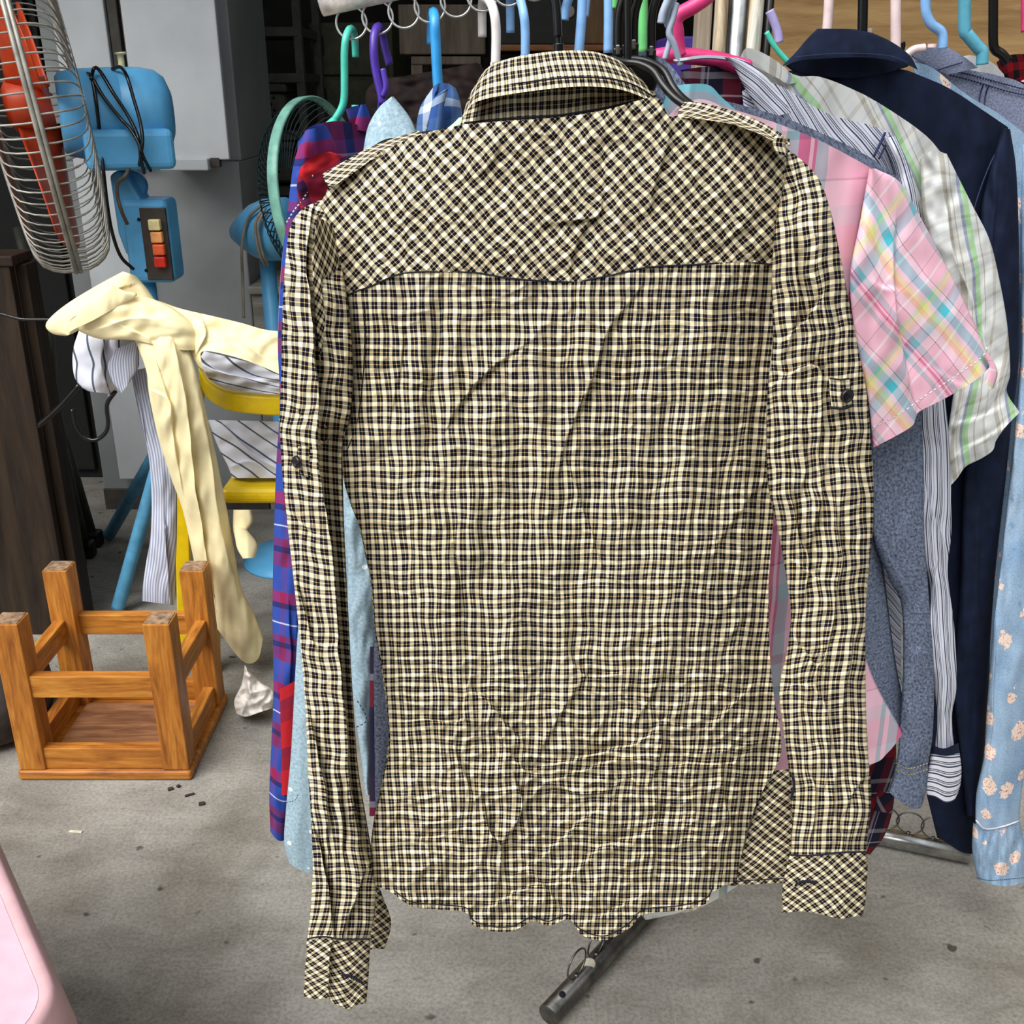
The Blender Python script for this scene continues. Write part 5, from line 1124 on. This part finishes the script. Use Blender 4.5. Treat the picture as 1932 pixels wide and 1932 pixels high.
g.grid(np.stack([np.repeat(cen[None], len(ins), 0), ins * .5 + cen * .5, ins]), None, True); g.out('table_top', M_PTAB, tb)
g = G(); g.grid(np.stack([outline(0.013, tz - .004), outline(0.010, tz), outline(0.003, tz + .001), outline(0.0, tz - .004), outline(-0.002, tz - .02), outline(-0.010, tz - .05), outline(-0.006, tz - .05), outline(0.004, tz - .02)]), None, True); g.out('rim', M_PRIM, tb)
for q in (outline(0.06, 0)[4], outline(0.06, 0)[13], outline(0.06, 0)[22], outline(0.06, 0)[31]):
    boxes('leg', [(q[0], q[1], (tz - .02) / 2, 0.04, 0.04, tz - .02)], M_PTAB, tb, 0.008)

# ------------------------------------------------------------------ pedestal fan
M_FBLUE = plain('fan_blue', (92, 172, 222), 0.4, 0, 0.45, var=0.04, scale=14)
M_FGRID = plain('grey_guard_wire', (168, 166, 156), 0.45, 0.3, var=0.1, scale=30)
M_FORG = plain('orange_blade', (206, 72, 34), 0.4, 0, 0.45, var=0.05)
M_PANEL = plain('brown_panel', (64, 56, 50), 0.6)
M_CREAM = plain('cream_plastic', (232, 216, 164), 0.45)
YF = 2.10
fc = at(64, 196, YF); ax = np.array([-0.93, -0.385, -0.11]); ax /= np.linalg.norm(ax)
fan = thing('pedestal_fan', 'tall blue pedestal fan with wire guard and orange blades', 'fan', (at(250, 860, YF)[0], YF, 0))
e1 = np.cross(ax, [0, 0, 1.0]); e1 /= np.linalg.norm(e1); e2 = np.cross(e1, ax)
RG = 0.305
def guard(name, prof, n, r, ph=0.0):
    g = G(); pr = spline(prof, 16)
    for k in range(n):
        a = 2 * math.pi * (k + ph) / n; e = math.cos(a) * e1 + math.sin(a) * e2
        g.tube(fc + pr[:, :1] * e + pr[:, 1:] * ax, r, 4, cap=False)
    o = g.out(name, M_FGRID, fan); o['kind'] = 'stuff'; return o
def hoop(name, R, x, r, mat=M_FGRID):
    t = np.linspace(0, 2 * np.pi, 72, endpoint=False)
    return G().tube(fc + R * (np.cos(t)[:, None] * e1 + np.sin(t)[:, None] * e2) + x * ax, r, 6, closed=True).out(name, mat, fan)
guard('front_grille', [(0.05, .078), (0.18, .075), (0.268, .068), (0.294, .050), (RG, .022), (RG, 0.004)], 84, 0.0017)
guard('rear_grille', [(0.085, -.085), (0.18, -.080), (0.262, -.068), (0.292, -.050), (RG, -.022), (RG, -0.004)], 84, 0.0017, 0.5)
hoop('rim_ring', RG + .002, 0.004, 0.0042); hoop('rim_ring', RG + .002, -0.004, 0.0042); hoop('guard_ring', 0.19, 0.075, 0.002); hoop('guard_ring', 0.19, -.080, 0.002)
Max = Matrix((list(e1) + [0], list(e2) + [0], list(ax) + [0], [0, 0, 0, 1])).transposed(); Max = Matrix.Translation(Vector(fc)) @ Matrix([[e1[0], e2[0], ax[0], 0], [e1[1], e2[1], ax[1], 0], [e1[2], e2[2], ax[2], 0], [0, 0, 0, 1]])
G().lathe([(0, .082), (.04, .082), (.055, .077), (.055, .071), (0, .071)], Max, 32).out('guard_badge', M_FORG, fan)
G().lathe([(0, .05), (.03, .05), (.045, .04), (.045, -.03), (0, -.03)], Max, 24).out('blade_hub', M_FORG, fan)
for k in range(3):
    a0 = 2 * math.pi * k / 3 + 0.3; rr = np.linspace(0.04, 0.265, 12)[:, None]; ww = np.linspace(-.5, .5, 10)[None, :]
    wd = 0.9 + 0.5 * np.sin(np.pi * (rr - .04) / .225); an = a0 + ww * wd
    X = -0.035 * np.sin(ww * 2.4) * (1.2 - rr / .4)
    P = fc + (rr * np.cos(an))[..., None] * e1 + (rr * np.sin(an))[..., None] * e2 + (X + 0 * rr)[..., None] * ax
    o = G().grid(P).out('blade', M_FORG, fan); md = o.modifiers.new('thick', 'SOLIDIFY'); md.thickness = 0.003
am = np.array([-0.93, -0.37, 0.0]); am /= np.linalg.norm(am); m1 = np.cross(am, [0, 0, 1.0]); m1 /= np.linalg.norm(m1); m2 = np.cross(m1, am); mo = at(150, 216, YF + .03)
Mmo = Matrix.Translation(Vector(mo)) @ Matrix([[m1[0], m2[0], am[0], 0], [m1[1], m2[1], am[1], 0], [m1[2], m2[2], am[2], 0], [0, 0, 0, 1]])
mot = G().lathe([(0, .035), (.066, .035), (.074, .028), (.080, .0), (.083, -.072), (.0815, -.074), (.0815, -.076), (.083, -.078), (.083, -.115), (.078, -.142), (.066, -.158), (.04, -.168), (0, -.170)], Mmo, 48).out('motor_housing', M_FBLUE, fan)
hx = Matrix.Rotation(math.atan2(ax[1], ax[0]) + math.pi, 4, 'Z')
pb = at(252, 282, YF + .06)
gb = boxes('gearbox', [(pb[0], pb[1] - .03, pb[2] + .004, 0.158, 0.135, 0.072, hx)], M_FBLUE, fan, 0.012, 3)
prism('neck_bracket', [at(x, y, YF + .012) for x, y in [(206, 332), (218, 322), (236, 326), (250, 352), (272, 388), (276, 470), (262, 500), (236, 478), (222, 440)]], (0, .06, 0), M_FBLUE, fan, .005)
G().lathe([(0, -.012), (.026, -.012), (.028, -.008), (.028, .008), (.026, .012), (0, .012)], Matrix.Translation(Vector(at(250, 350, YF + .055))) @ Matrix.Rotation(1.57, 4, 'X'), 24).out('tilt_knob', M_FBLUE, fan)
x0, x1, z0, z1 = spans(236, 322, 376, 534, YF + .01)
col = boxes('control_box', [((x0 + x1) / 2, YF + .045, (z0 + z1) / 2, x1 - x0, 0.08, z1 - z0)], M_FBLUE, fan, 0.012, 3)
pa = boxes('switch_panel', [bxp(270, 319, 392, 529, YF + .0035, .008)], M_PANEL, fan, 0.002)
for (px, py), c in zip([(292, 424), (296.5, 447.5), (300.5, 471), (303, 494)], [(236, 222, 160), (238, 160, 96), (226, 96, 52), (214, 44, 26)]):
    q = at(px, py, YF - .003); boxes('button', [(q[0], q[1], q[2], 0.0225, 0.014, 0.0205)], plain('switch_button', c, 0.4), pa, 0.0025)
for px, py in ((262, 414), (276, 510)):
    q = at(px, py, YF + .004); G().tube([q, q + np.array([0, -.002, 0])], 0.0032, 8).out('screw_hole', M_THREAD, col)
G().tube([at(230, 132, YF + .06), at(229, 118, YF + .06), at(227, 104, YF + .06), at(227, 101, YF + .06), at(226.5, 99, YF + .06)], [.007, .006, .006, .011, .011], 12).out('pull_knob', M_CREAM, fan)
px_, _, zt_ = at(276, 520, YF + .05)
pz = at(262, 860, YF)[2]
G().tube([(px_, YF + .05, zt_), (px_, YF + .05, pz)], 0.017, 16).out('pole', M_FBLUE, fan)
M_FLEG = plain('fan_leg_blue', (84, 150, 186), 0.45, 0, 0.4, var=0.06)
top = np.array([px_, YF + .05, pz + .03])
for q in (onz(222, 1158), onz(205, 1018), onz(420, 1080)):
    G().tube([top, top * .97 + q * .03, top * .03 + q * .97 + np.array([0, 0, .008]), q + np.array([0, 0, .014])], 0.0150, 14).out('leg', M_FLEG, fan)
YK = YF + .06 - .095
for pts in ([(160, 138, YK + .06), (172, 144, YK + .02), (181, 190, YK), (188, 250, YK), (195, 320, YK - .02), (203, 390, YK - .02), (212, 440, YK - .02), (228, 484, YK), (252, 508, YK + .02)],
            [(172, 150, YK + .01), (178, 128, YK + .03), (190, 136, YK + .02), (214, 176, YK), (240, 216, YK), (258, 252, YK - .01), (268, 290, YK - .02), (284, 322, YK + .02)],
            [(176, 150, YK + .01), (196, 184, YK), (226, 222, YK), (246, 244, YK - .01), (262, 272, YK - .02), (266, 300, YK - .02), (272, 326, YK + .02)],
            [(212, 130, YK + .06), (228, 127, YK + .04), (240, 146, YK + .01), (252, 186, YK), (264, 228, YK - .01), (269, 262, YK - .02), (266, 290, YK - .02), (262, 318, YK + .02)]):
    G().tube(pxpath(pts, 50), 0.0033, 8).out('power_cord', M_BLKW, fan)
c2 = G().tube(pxpath([(246, 308, YK + .02), (238, 330, YK - .01), (222, 346, YK), (222, 372, YK), (230, 400, YK), (240, 422, YK + .02)], 40), 0.0036, 8).out('control_lead', plain('grey_lead', (96, 84, 72), 0.5), fan)

# second fan, tipped, with green guard hoop
M_MINTP = plain('mint_plastic', (134, 194, 176), 0.4, 0, 0.4)
M_DGRID = plain('dark_green_wire', (22, 46, 48), 0.5, 0.2)
YG = 2.35
f2 = thing('desk_fan', 'blue desk fan with mint green guard hoop standing behind the flannel shirt', 'fan', at(520, 430, YG))
gc = at(606, 365, YG); ga = np.array([0.93, -0.32, 0.10]); ga /= np.linalg.norm(ga)
h1 = np.cross(ga, [0, 0, 1.0]); h1 /= np.linalg.norm(h1); h2 = np.cross(h1, ga)
RH = 0.190
t = np.linspace(0, 2 * np.pi, 80, endpoint=False)
ringp = lambda R, x: gc + R * (np.cos(t)[:, None] * h1 + np.sin(t)[:, None] * h2) + x * ga
sw = 0.36
P = np.stack([gc + R * (np.cos(t)[:, None] * h1 + np.sin(t)[:, None] * h2) + x * ga for R, x in ((RH, -.012), (RH + .004, -.008), (RH + .004, .010), (RH, .014), (RH - .004, .0))], 1)
G().grid(np.concatenate([P, P[:1]]), None, True).out('guard_hoop', M_MINTP, f2)
g = G()
for k in range(60):
    a = 2 * math.pi * k / 60; e = math.cos(a) * h1 + math.sin(a) * h2
    pr = spline([(.06, -.08), (.13, -.07), (.175, -.04), (RH, -.004)], 8)
    g.tube(gc + pr[:, :1] * e + pr[:, 1:] * ga, 0.0015, 4, cap=False)
o = g.out('rear_grille', M_DGRID, f2); o['kind'] = 'stuff'
G().tube(ringp(.13, -.07), .0014, 4, closed=True).out('guard_ring', M_DGRID, f2)
mc = at(484, 436, YG + .04)
Mg = Matrix.Translation(Vector(mc)) @ Matrix([[h1[0], h2[0], ga[0], 0], [h1[1], h2[1], ga[1], 0], [h1[2], h2[2], ga[2], 0], [0, 0, 0, 1]])
G().lathe([(0, -.062), (.018, -.058), (.040, -.030), (.058, .0), (.066, .03), (.066, .08), (0, .08)], Mg, 36).out('motor_housing', M_FBLUE, f2)
M_GREYC = plain('grey_cable', (140, 132, 120), 0.6)
for pts in ([(498, 384, YG - .03), (474, 404, YG - .03), (462, 430, YG - .03), (456, 470, YG - .03), (458, 530, YG), (460, 600, YG)], [(500, 394, YG - .04), (484, 414, YG - .05), (482, 440, YG - .05), (490, 480, YG - .04), (500, 500, YG - .02)], [(500, 398, YG - .04), (490, 416, YG - .05), (488, 440, YG - .05), (496, 480, YG - .04), (506, 500, YG - .02)]):
    G().tube(pxpath(pts, 40), 0.0032, 6).out('cable', M_GREYC, f2)
q = at(510, 560, YG + .06)
G().tube([(q[0], q[1], at(510, 480, YG)[2]), (q[0], q[1], 0.03)], 0.018, 12).out('stem', M_FBLUE, f2)
G().lathe([(0, .04), (.03, .04), (.10, .02), (.12, .005), (.12, 0), (0, 0)], Matrix.Translation((q[0], q[1], 0)), 32).out('base', M_FBLUE, f2)

# ------------------------------------------------------------------ white cabinet behind the fan
M_CABW = plain('white_laminate', (206, 210, 212), 0.55, 0, 0.35, var=0.03, scale=5)
M_CABG = plain('shade_grey_laminate', (148, 152, 152), 0.6, 0, 0.35, var=0.05, scale=4)  # grey of the body puts the overhang's shade into the colour
M_CABD = plain('dark_trim', (70, 66, 60), 0.6)
YCB = 2.75
cab = thing('white_cabinet', 'tall white laminate cabinet standing behind the pedestal fan, its body greyed as shade', 'cabinet', (at(320, 500, YCB)[0], YCB + .2, 0))
xl = at(172, 760, YCB)[0]; xr = at(466, 480, YCB)[0]
zm = at(380, 312, YCB - .12)[2]
boxes('body', [((xl + xr) / 2, YCB + .22, zm / 2, xr - xl, 0.44, zm)], M_CABG, cab, 0.004)
boxes('upper_body', [((xl + xr) / 2, YCB + .23, (zm + 2.0) / 2, xr - xl, 0.40, 2.0 - zm)], M_CABG, cab, 0.004)
xa1, xb1, _, _ = spans(238, 414, 0, 160, YCB - .10)
boxes('door', [((xa1 + xb1) / 2, YCB - .10, (zm + .012 + 2.0) / 2, xb1 - xa1, 0.018, 2.0 - zm - .012)], M_CABW, cab, 0.003)
xa2, xb2, _, _ = spans(104, 204, 0, 160, YCB - .04)
boxes('side_panel', [((xa2 + xb2) / 2, YCB - .03, 1.05, xb2 - xa2, 0.018, 1.9)], M_CABW, cab, 0.003)
xa3, xb3, _, _ = spans(205, 240, 0, 160, YCB - .04)
boxes('edge_trim', [((xa3 + xb3) / 2 - .006, YCB - .02, (zm + 2.0) / 2, (xb3 - xa3) * .55, 0.03, 2.0 - zm)], M_CABD, cab, 0.003)
boxes('edge_trim', [((xa3 + xb3) / 2 + .02, YCB - .03, (zm + 2.0) / 2, 0.008, 0.03, 2.0 - zm)], plain('aluminium_edge', (120, 116, 108), 0.4, 0.6), cab, 0.002)
boxes('shelf_lip', [bxp(300, 392, 299, 322, YCB - .13, .12)], M_CABW, cab, 0.003)
q = at(398, 306, YCB - .1); boxes('bracket', [(q[0] + .012, q[1], q[2], .022, .02, .022)], M_CABD, cab, 0.002)
boxes('kick_board', [((xl + xr) / 2, YCB - .004, 0.03, xr - xl, 0.01, 0.06)], M_CABD, cab, 0.001)

# ------------------------------------------------------------------ dark furniture at the left edge
M_DWOOD = wood('dark_stained_wood', [(30, 24, 20), (50, 40, 32), (66, 52, 38)], 2, 0.6, 0.4, 0.2)
YD = 2.02
xr2 = at(116, 960, YD)[0]
sb = thing('dark_board', 'dark brown wooden board on edge at the far left, behind the stool', 'board', (xr2 - .4, YD + .03, 0))
ztop = 0.78
boxes('side_panel', [(xr2 - .011, YD + .05, ztop / 2, .022, .05, ztop)], M_DWOOD, sb, 0.002)
boxes('front_panel', [(xr2 - .42, YD + .01, ztop / 2, .80, .022, ztop)], M_DWOOD, sb, 0.002)
boxes('top', [(xr2 - .42, YD + .04, ztop + .01, .82, .09, .02)], M_DWOOD, sb, 0.003)
boxes('plinth', [(xr2 - .42, YD + .016, .03, .80, .03, .06)], M_DWOOD, sb, 0.002)
M_SACK = plain('charcoal_sack', (58, 54, 52), 0.85, var=0.15, scale=25)
q = onz(-40, 1410)
g = G().lathe([(0, 0), (.06, 0), (.10, .02), (.115, .06), (.11, .11), (.085, .15), (.05, .17), (0, .175)], Matrix.Translation((q[0], q[1] + .06, 0)), 28)
tag(g.out('cloth_sack', M_SACK, None), 'charcoal grey bundle on the floor left of the stool', 'sack')
# folded stand with slim legs
M_DGREY = plain('dark_green_grey_tube', (54, 56, 48), 0.55, 0.2)
M_RUB = plain('black_rubber', (12, 12, 13), 0.5)
YL = 2.62
fs = thing('folding_stand', 'dark grey folding stand with slim legs and black feet, beside the dark brown board', 'stand', onz(150, 1040))
tops = [(26, 470), (40, 470), (70, 560), (60, 480)]
feet = [(140, 1052), (160, 1030), (174, 1010), (130, 1075)]
for (a, b), (c, d) in zip([(90, 740), (96, 760), (100, 760), (84, 750)], feet):
    e = onz(c, d, .03); s0 = at(a, b, e[1] - .03)
    lg = G().tube([s0, s0 * .5 + e * .5, e], 0.0125, 10).out('leg', M_DGREY, fs)
    boxes('foot', [(e[0] + .006, e[1], .022, .036, .036, .044)], M_RUB, lg, .008)
e = at(90, 745, YL - .1)
G().tube([at(34, 430, YL), at(60, 540, YL - .04), at(86, 620, YL - .06)], 0.012, 10).out('strut', M_DGREY, fs)
G().tube([at(52, 560, YL), at(74, 600, YL - .05), at(92, 640, YL - .06)], 0.010, 10).out('strut', M_DGREY, fs)
G().tube([at(86, 600, YL - .06), at(94, 760, YL - .08)], 0.020, 12).out('joint', M_DGREY, fs)

# ------------------------------------------------------------------ things deep in the dark
M_CRATE = plain('grey_crate', (92, 90, 86), 0.7, var=0.06)
M_DARKC = plain('charcoal_board', (40, 40, 38), 0.8)
YX = 3.5
def crate(pxl, pxr, pyt, pyb, lab, grp='grey perforated crates in the dark shelf'):
    x0, x1, z0, z1 = spans(pxl, pxr, pyt, pyb, YX)
    c = thing('plastic_crate', lab, 'crate', ((x0 + x1) / 2, YX + .15, z0), grp)
    boxes('body', [((x0 + x1) / 2, YX + .15, (z0 + z1) / 2 - .01, x1 - x0 - .02, .3, z1 - z0 - .02)], M_CRATE, c, .02, 3)
    boxes('rim', [((x0 + x1) / 2, YX + .15, z1 - .012, x1 - x0, .33, .024)], M_CRATE, c, .006)
    g = G(); cx = x0 + (x1 - x0) * .58; cz = z0 + (z1 - z0) * .56
    for i in range(6):
        for j in range(5):
            p = np.array([cx - .045 + i * .018 + (j % 2) * .009, YX - .0008, cz - .035 + j * .018]); g.tube([p, p + np.array([0, -.0015, 0])], .0042, 6)
    o = g.out('perforation', M_THREAD, c); o['kind'] = 'stuff'
    return c
crate(402, 544, 158, 246, 'grey perforated crate on the upper tier of the dark shelf')
crate(418, 556, 267, 346, 'grey perforated crate on the lower tier of the dark shelf')
sh = thing('storage_shelf', 'dark shelf unit in the back with grey frame, holding crates', 'shelf', at(480, 600, YX))
x0, x1, _, _ = spans(396, 552, 140, 154, YX)
for zz in (at(470, 147, YX)[2], at(470, 255, YX)[2], at(470, 360, YX)[2], at(470, 60, YX)[2]):
    boxes('shelf_board', [((x0 + x1) / 2, YX + .16, zz, x1 - x0 + .06, .36, .026)], M_CRATE, sh, .002)
for x in (x0 - .02, x1 + .026): boxes('post', [(x, YX + .0, .7, .025, .03, 1.4)], M_CRATE, sh, .002)
for x in (x0 - .02, x1 + .026): boxes('post', [(x, YX + .335, .7, .025, .03, 1.4)], M_CRATE, sh, .002)
M_LOCK = plain('olive_metal', (96, 98, 78), 0.55, 0.0, 0.35, var=0.06)
YQ = 3.95
lk = thing('metal_locker', 'olive green metal locker with doors in the back of the garage', 'locker', (at(663, 300, YQ)[0], YQ + .2, 0))
x0, x1, _, _ = spans(587, 742, 40, 240, YQ); zt_ = at(663, 42, YQ)[2]
boxes('body', [((x0 + x1) / 2, YQ + .23, zt_ / 2, x1 - x0, .44, zt_)], M_LOCK, lk, .004)
zmid = at(663, 146, YQ)[2]
for a, b in ((zmid + .008, zt_ - .02), (zmid - (zt_ - zmid) + .01, zmid - .008), (0.06, zmid - (zt_ - zmid) - .01)):
    d = boxes('door', [((x0 + x1) / 2 + .008, YQ + .0, (a + b) / 2, x1 - x0 - .05, .016, b - a)], M_LOCK, lk, .003)
    boxes('handle', [(x0 + .045, YQ - .012, (a + b) / 2 + .02, .012, .012, .06)], M_DARKC, d, .003)
M_TAUPE = wood('taupe_veneer', [(104, 94, 80), (124, 112, 96), (138, 126, 108)], 2, 0.6, 0.4)
YU = 3.2
tb2 = thing('drawer_table', 'taupe wood-grain drawer table stacked in the back, between locker and white hanger', 'table', at(840, 220, YU))
boxes('drawer_box', [bxp(752, 916, 8, 103, YU, .35)], M_TAUPE, tb2, .004)
x0, x1, za, zb = spans(776, 908, 106, 122, YU + .02)
boxes('apron', [((x0 + x1) / 2, YU + .15, (za + zb) / 2, x1 - x0, .28, zb - za)], M_TAUPE, tb2, .003)
for x in (x0 + .015, x1 - .015):
    for y in (YU + .03, YU + .28): boxes('leg', [(x, y, za / 2, .032, .032, za)], M_TAUPE, tb2, .002)
M_LOG = plain('dark_bark_hide', (48, 38, 36), 0.9, var=0.25, scale=14, bump=0.6)
YO = 2.7
cloth('dark_bundle', M_LOG, None, [(712, 150), (692, 170), (690, 196), (700, 230)], [(900, 118), (930, 150), (940, 200), (930, 240)], YO, [(712, 150), (770, 142), (850, 128), (900, 118)], None, 50, 30, th=.09, amp=.012, wl=(40, 30), seed=401)
tag(bpy.data.objects['dark_bundle'], 'long dark brown rolled bundle lying behind the hanging collars', 'bundle')
# a trestle keeps the bundle up
tr = thing('trestle_bench', 'dark bench under rolled bundle, deep behind the rail', 'bench', at(810, 300, YO))
x0, x1, za, zb = spans(700, 930, 252, 266, YO)
boxes('seat', [((x0 + x1) / 2, YO, (za + zb) / 2 - .0, x1 - x0, .3, zb - za)], M_DARKC, tr, .004)
for x in (x0 + .04, x1 - .04): boxes('leg', [(x, YO, za / 2, .05, .24, za)], M_DARKC, tr, .004)
YV = 3.0
q = thing('black_cabinet', 'black cupboard at the back above an orange-brown shelf edge', 'cabinet', at(1030, 200, YV))
boxes('body', [bxp(930, 1092, -80, 84, YV, .3)], M_DARKC, q, .004)
boxes('worktop', [bxp(930, 1200, 84, 96, YV - .06, .4)], wood('orange_brown_board', [(96, 60, 34), (130, 84, 48), (150, 100, 60)], 0), q, .003)
x0, x1, za, zb = spans(930, 1200, 96, 110, YV)
boxes('lower_body', [((x0 + x1) / 2, YV + .15, za / 2, x1 - x0 - .04, .3, za)], M_DARKC, q, .004)
G().lathe([(0, .002), (.012, .002), (.016, 0), (0, 0)], Matrix.Translation(Vector(at(1074, 22, YV - .001))) @ Matrix.Rotation(1.57, 4, 'X'), 20).out('round_mark', plain('pale_mark', (150, 146, 138), 0.7), q)
M_BRN = wood('brown_plank', [(82, 64, 42), (106, 84, 56), (126, 102, 70)], 2, 0.7, 0.5)
pk = thing('leaning_plank', 'brown plank standing on the shelf edge behind the sky blue hangers', 'plank', at(1120, 84, YV))
x0, x1, za, zb = spans(1100, 1158, 0, 84, YV); boxes('board', [((x0 + x1) / 2, YV - .02, za + .25, x1 - x0, .03, .5)], M_BRN, pk, .003)
pb_ = thing('purple_box', 'purple box glimpsed behind the pink hanger', 'box', at(1298, 96, 2.2))
x0, x1, za, zb = spans(1262, 1318, 68, 104, 2.2); boxes('box_body', [((x0 + x1) / 2, 2.3, zb / 2, x1 - x0, .2, zb)], plain('purple_card', (74, 50, 140), 0.6), pb_, .004)

bk = thing('shade_block', 'added black block standing in for the shade left of the white cabinet', 'cupboard', (at(90, 800, 3.0)[0], 3.1, 0))  # made-up block, its black stands in for shade in this gap
x0, x1, _, _ = spans(-120, 176, 700, 800, 3.0)
boxes('body', [((x0 + x1) / 2, 3.2, .95, x1 - x0, .4, 1.9)], plain('shade_black', (20, 20, 20), 0.7), bk, .004)
boxes('door', [((x0 + x1) / 2, 2.992, .95, x1 - x0 - .04, .016, 1.84)], plain('shade_black_front', (24, 24, 23), 0.7), bk, .003)
M_PALE = wood('pale_grey_wood', [(120, 118, 112), (142, 140, 134), (160, 158, 150)], 0, 0.7, 0.4)
ps = thing('pale_stool', 'pale grey wooden stool right of the white cabinet, behind the flannel sleeve', 'stool', at(520, 620, 2.72))
x0, x1, z0, z1 = spans(468, 640, 541, 556, 2.72)
boxes('seat', [((x0 + x1) / 2, 2.85, (z0 + z1) / 2, x1 - x0, .26, z1 - z0)], M_PALE, ps, .003)
boxes('apron', [((x0 + x1) / 2, 2.75, z0 - .025, x1 - x0 - .03, .02, .05)], M_PALE, ps, .002)
for x in (x0 + .02, x1 - .02):
    for y in (2.745, 2.955): boxes('leg', [(x, y, z0 / 2, .03, .03, z0)], M_PALE, ps, .002)
# posts and plywood at the right
YP = 1.62
def post(px0, px1, mat, name, lab, Y=YP, rnd=True):
    a, b = at(px0, 50, Y)[0], at(px1, 50, Y)[0]
    if rnd: o = G().tube([((a + b) / 2, Y, 0), ((a + b) / 2, Y, 1.9)], (b - a) / 2, 20).out(name, mat, None)
    else: o = boxes(name, [((a + b) / 2, Y + .02, .95, b - a, .04, 1.9)], mat, None, .003)
    return tag(o, lab, 'post')
M_TAUB = wood('weathered_batten', [(140, 128, 110), (158, 146, 128), (172, 160, 142)], 2, 0.8, 0.4)
def rusty():
    m = N('rusty_paint', 0.5, 0.25, 0.4); c = m.coord()
    nz = m.noise(26, m.scaled(c, (1, 1, .16)), 5, 0.65, 1.0)
    m.bump(nz, 0.5, 0.002)
    return m.base(m.ramp(nz, [(0.34, (70, 46, 34)), (0.43, (128, 108, 84)), (0.52, (176, 160, 134)), (0.60, (214, 208, 196)), (0.72, (110, 140, 122))]))
M_RUST = rusty()
post(1316, 1343, M_TAUB, 'wooden_batten', 'weathered taupe wooden batten left of the metal posts', YP + .06, False)
post(1346, 1372, M_RUST, 'rusty_post', 'tan rusty steel post between the batten and the bright chrome tube', YP)
post(1406, 1438, M_RUST, 'rusty_post', 'flaking white and rust steel post right of the chrome tube', YP)
post(1441, 1457, M_BLK, 'black_post', 'slim black post at the edge of the plywood', YP)
M_PLY = wood('plywood', [(142, 114, 74), (160, 130, 88), (174, 144, 102)], 0, 0.75, 0.5, 0.2)
YW = 1.95
x0 = at(1452, 60, YW)[0]
pw = boxes('plywood_sheet', [(x0 + .55, YW + .01, .95, 1.1, .018, 1.9)], M_PLY, None, .001)
tag(pw, 'tan plywood sheet standing behind the right-hand hangers', 'board')
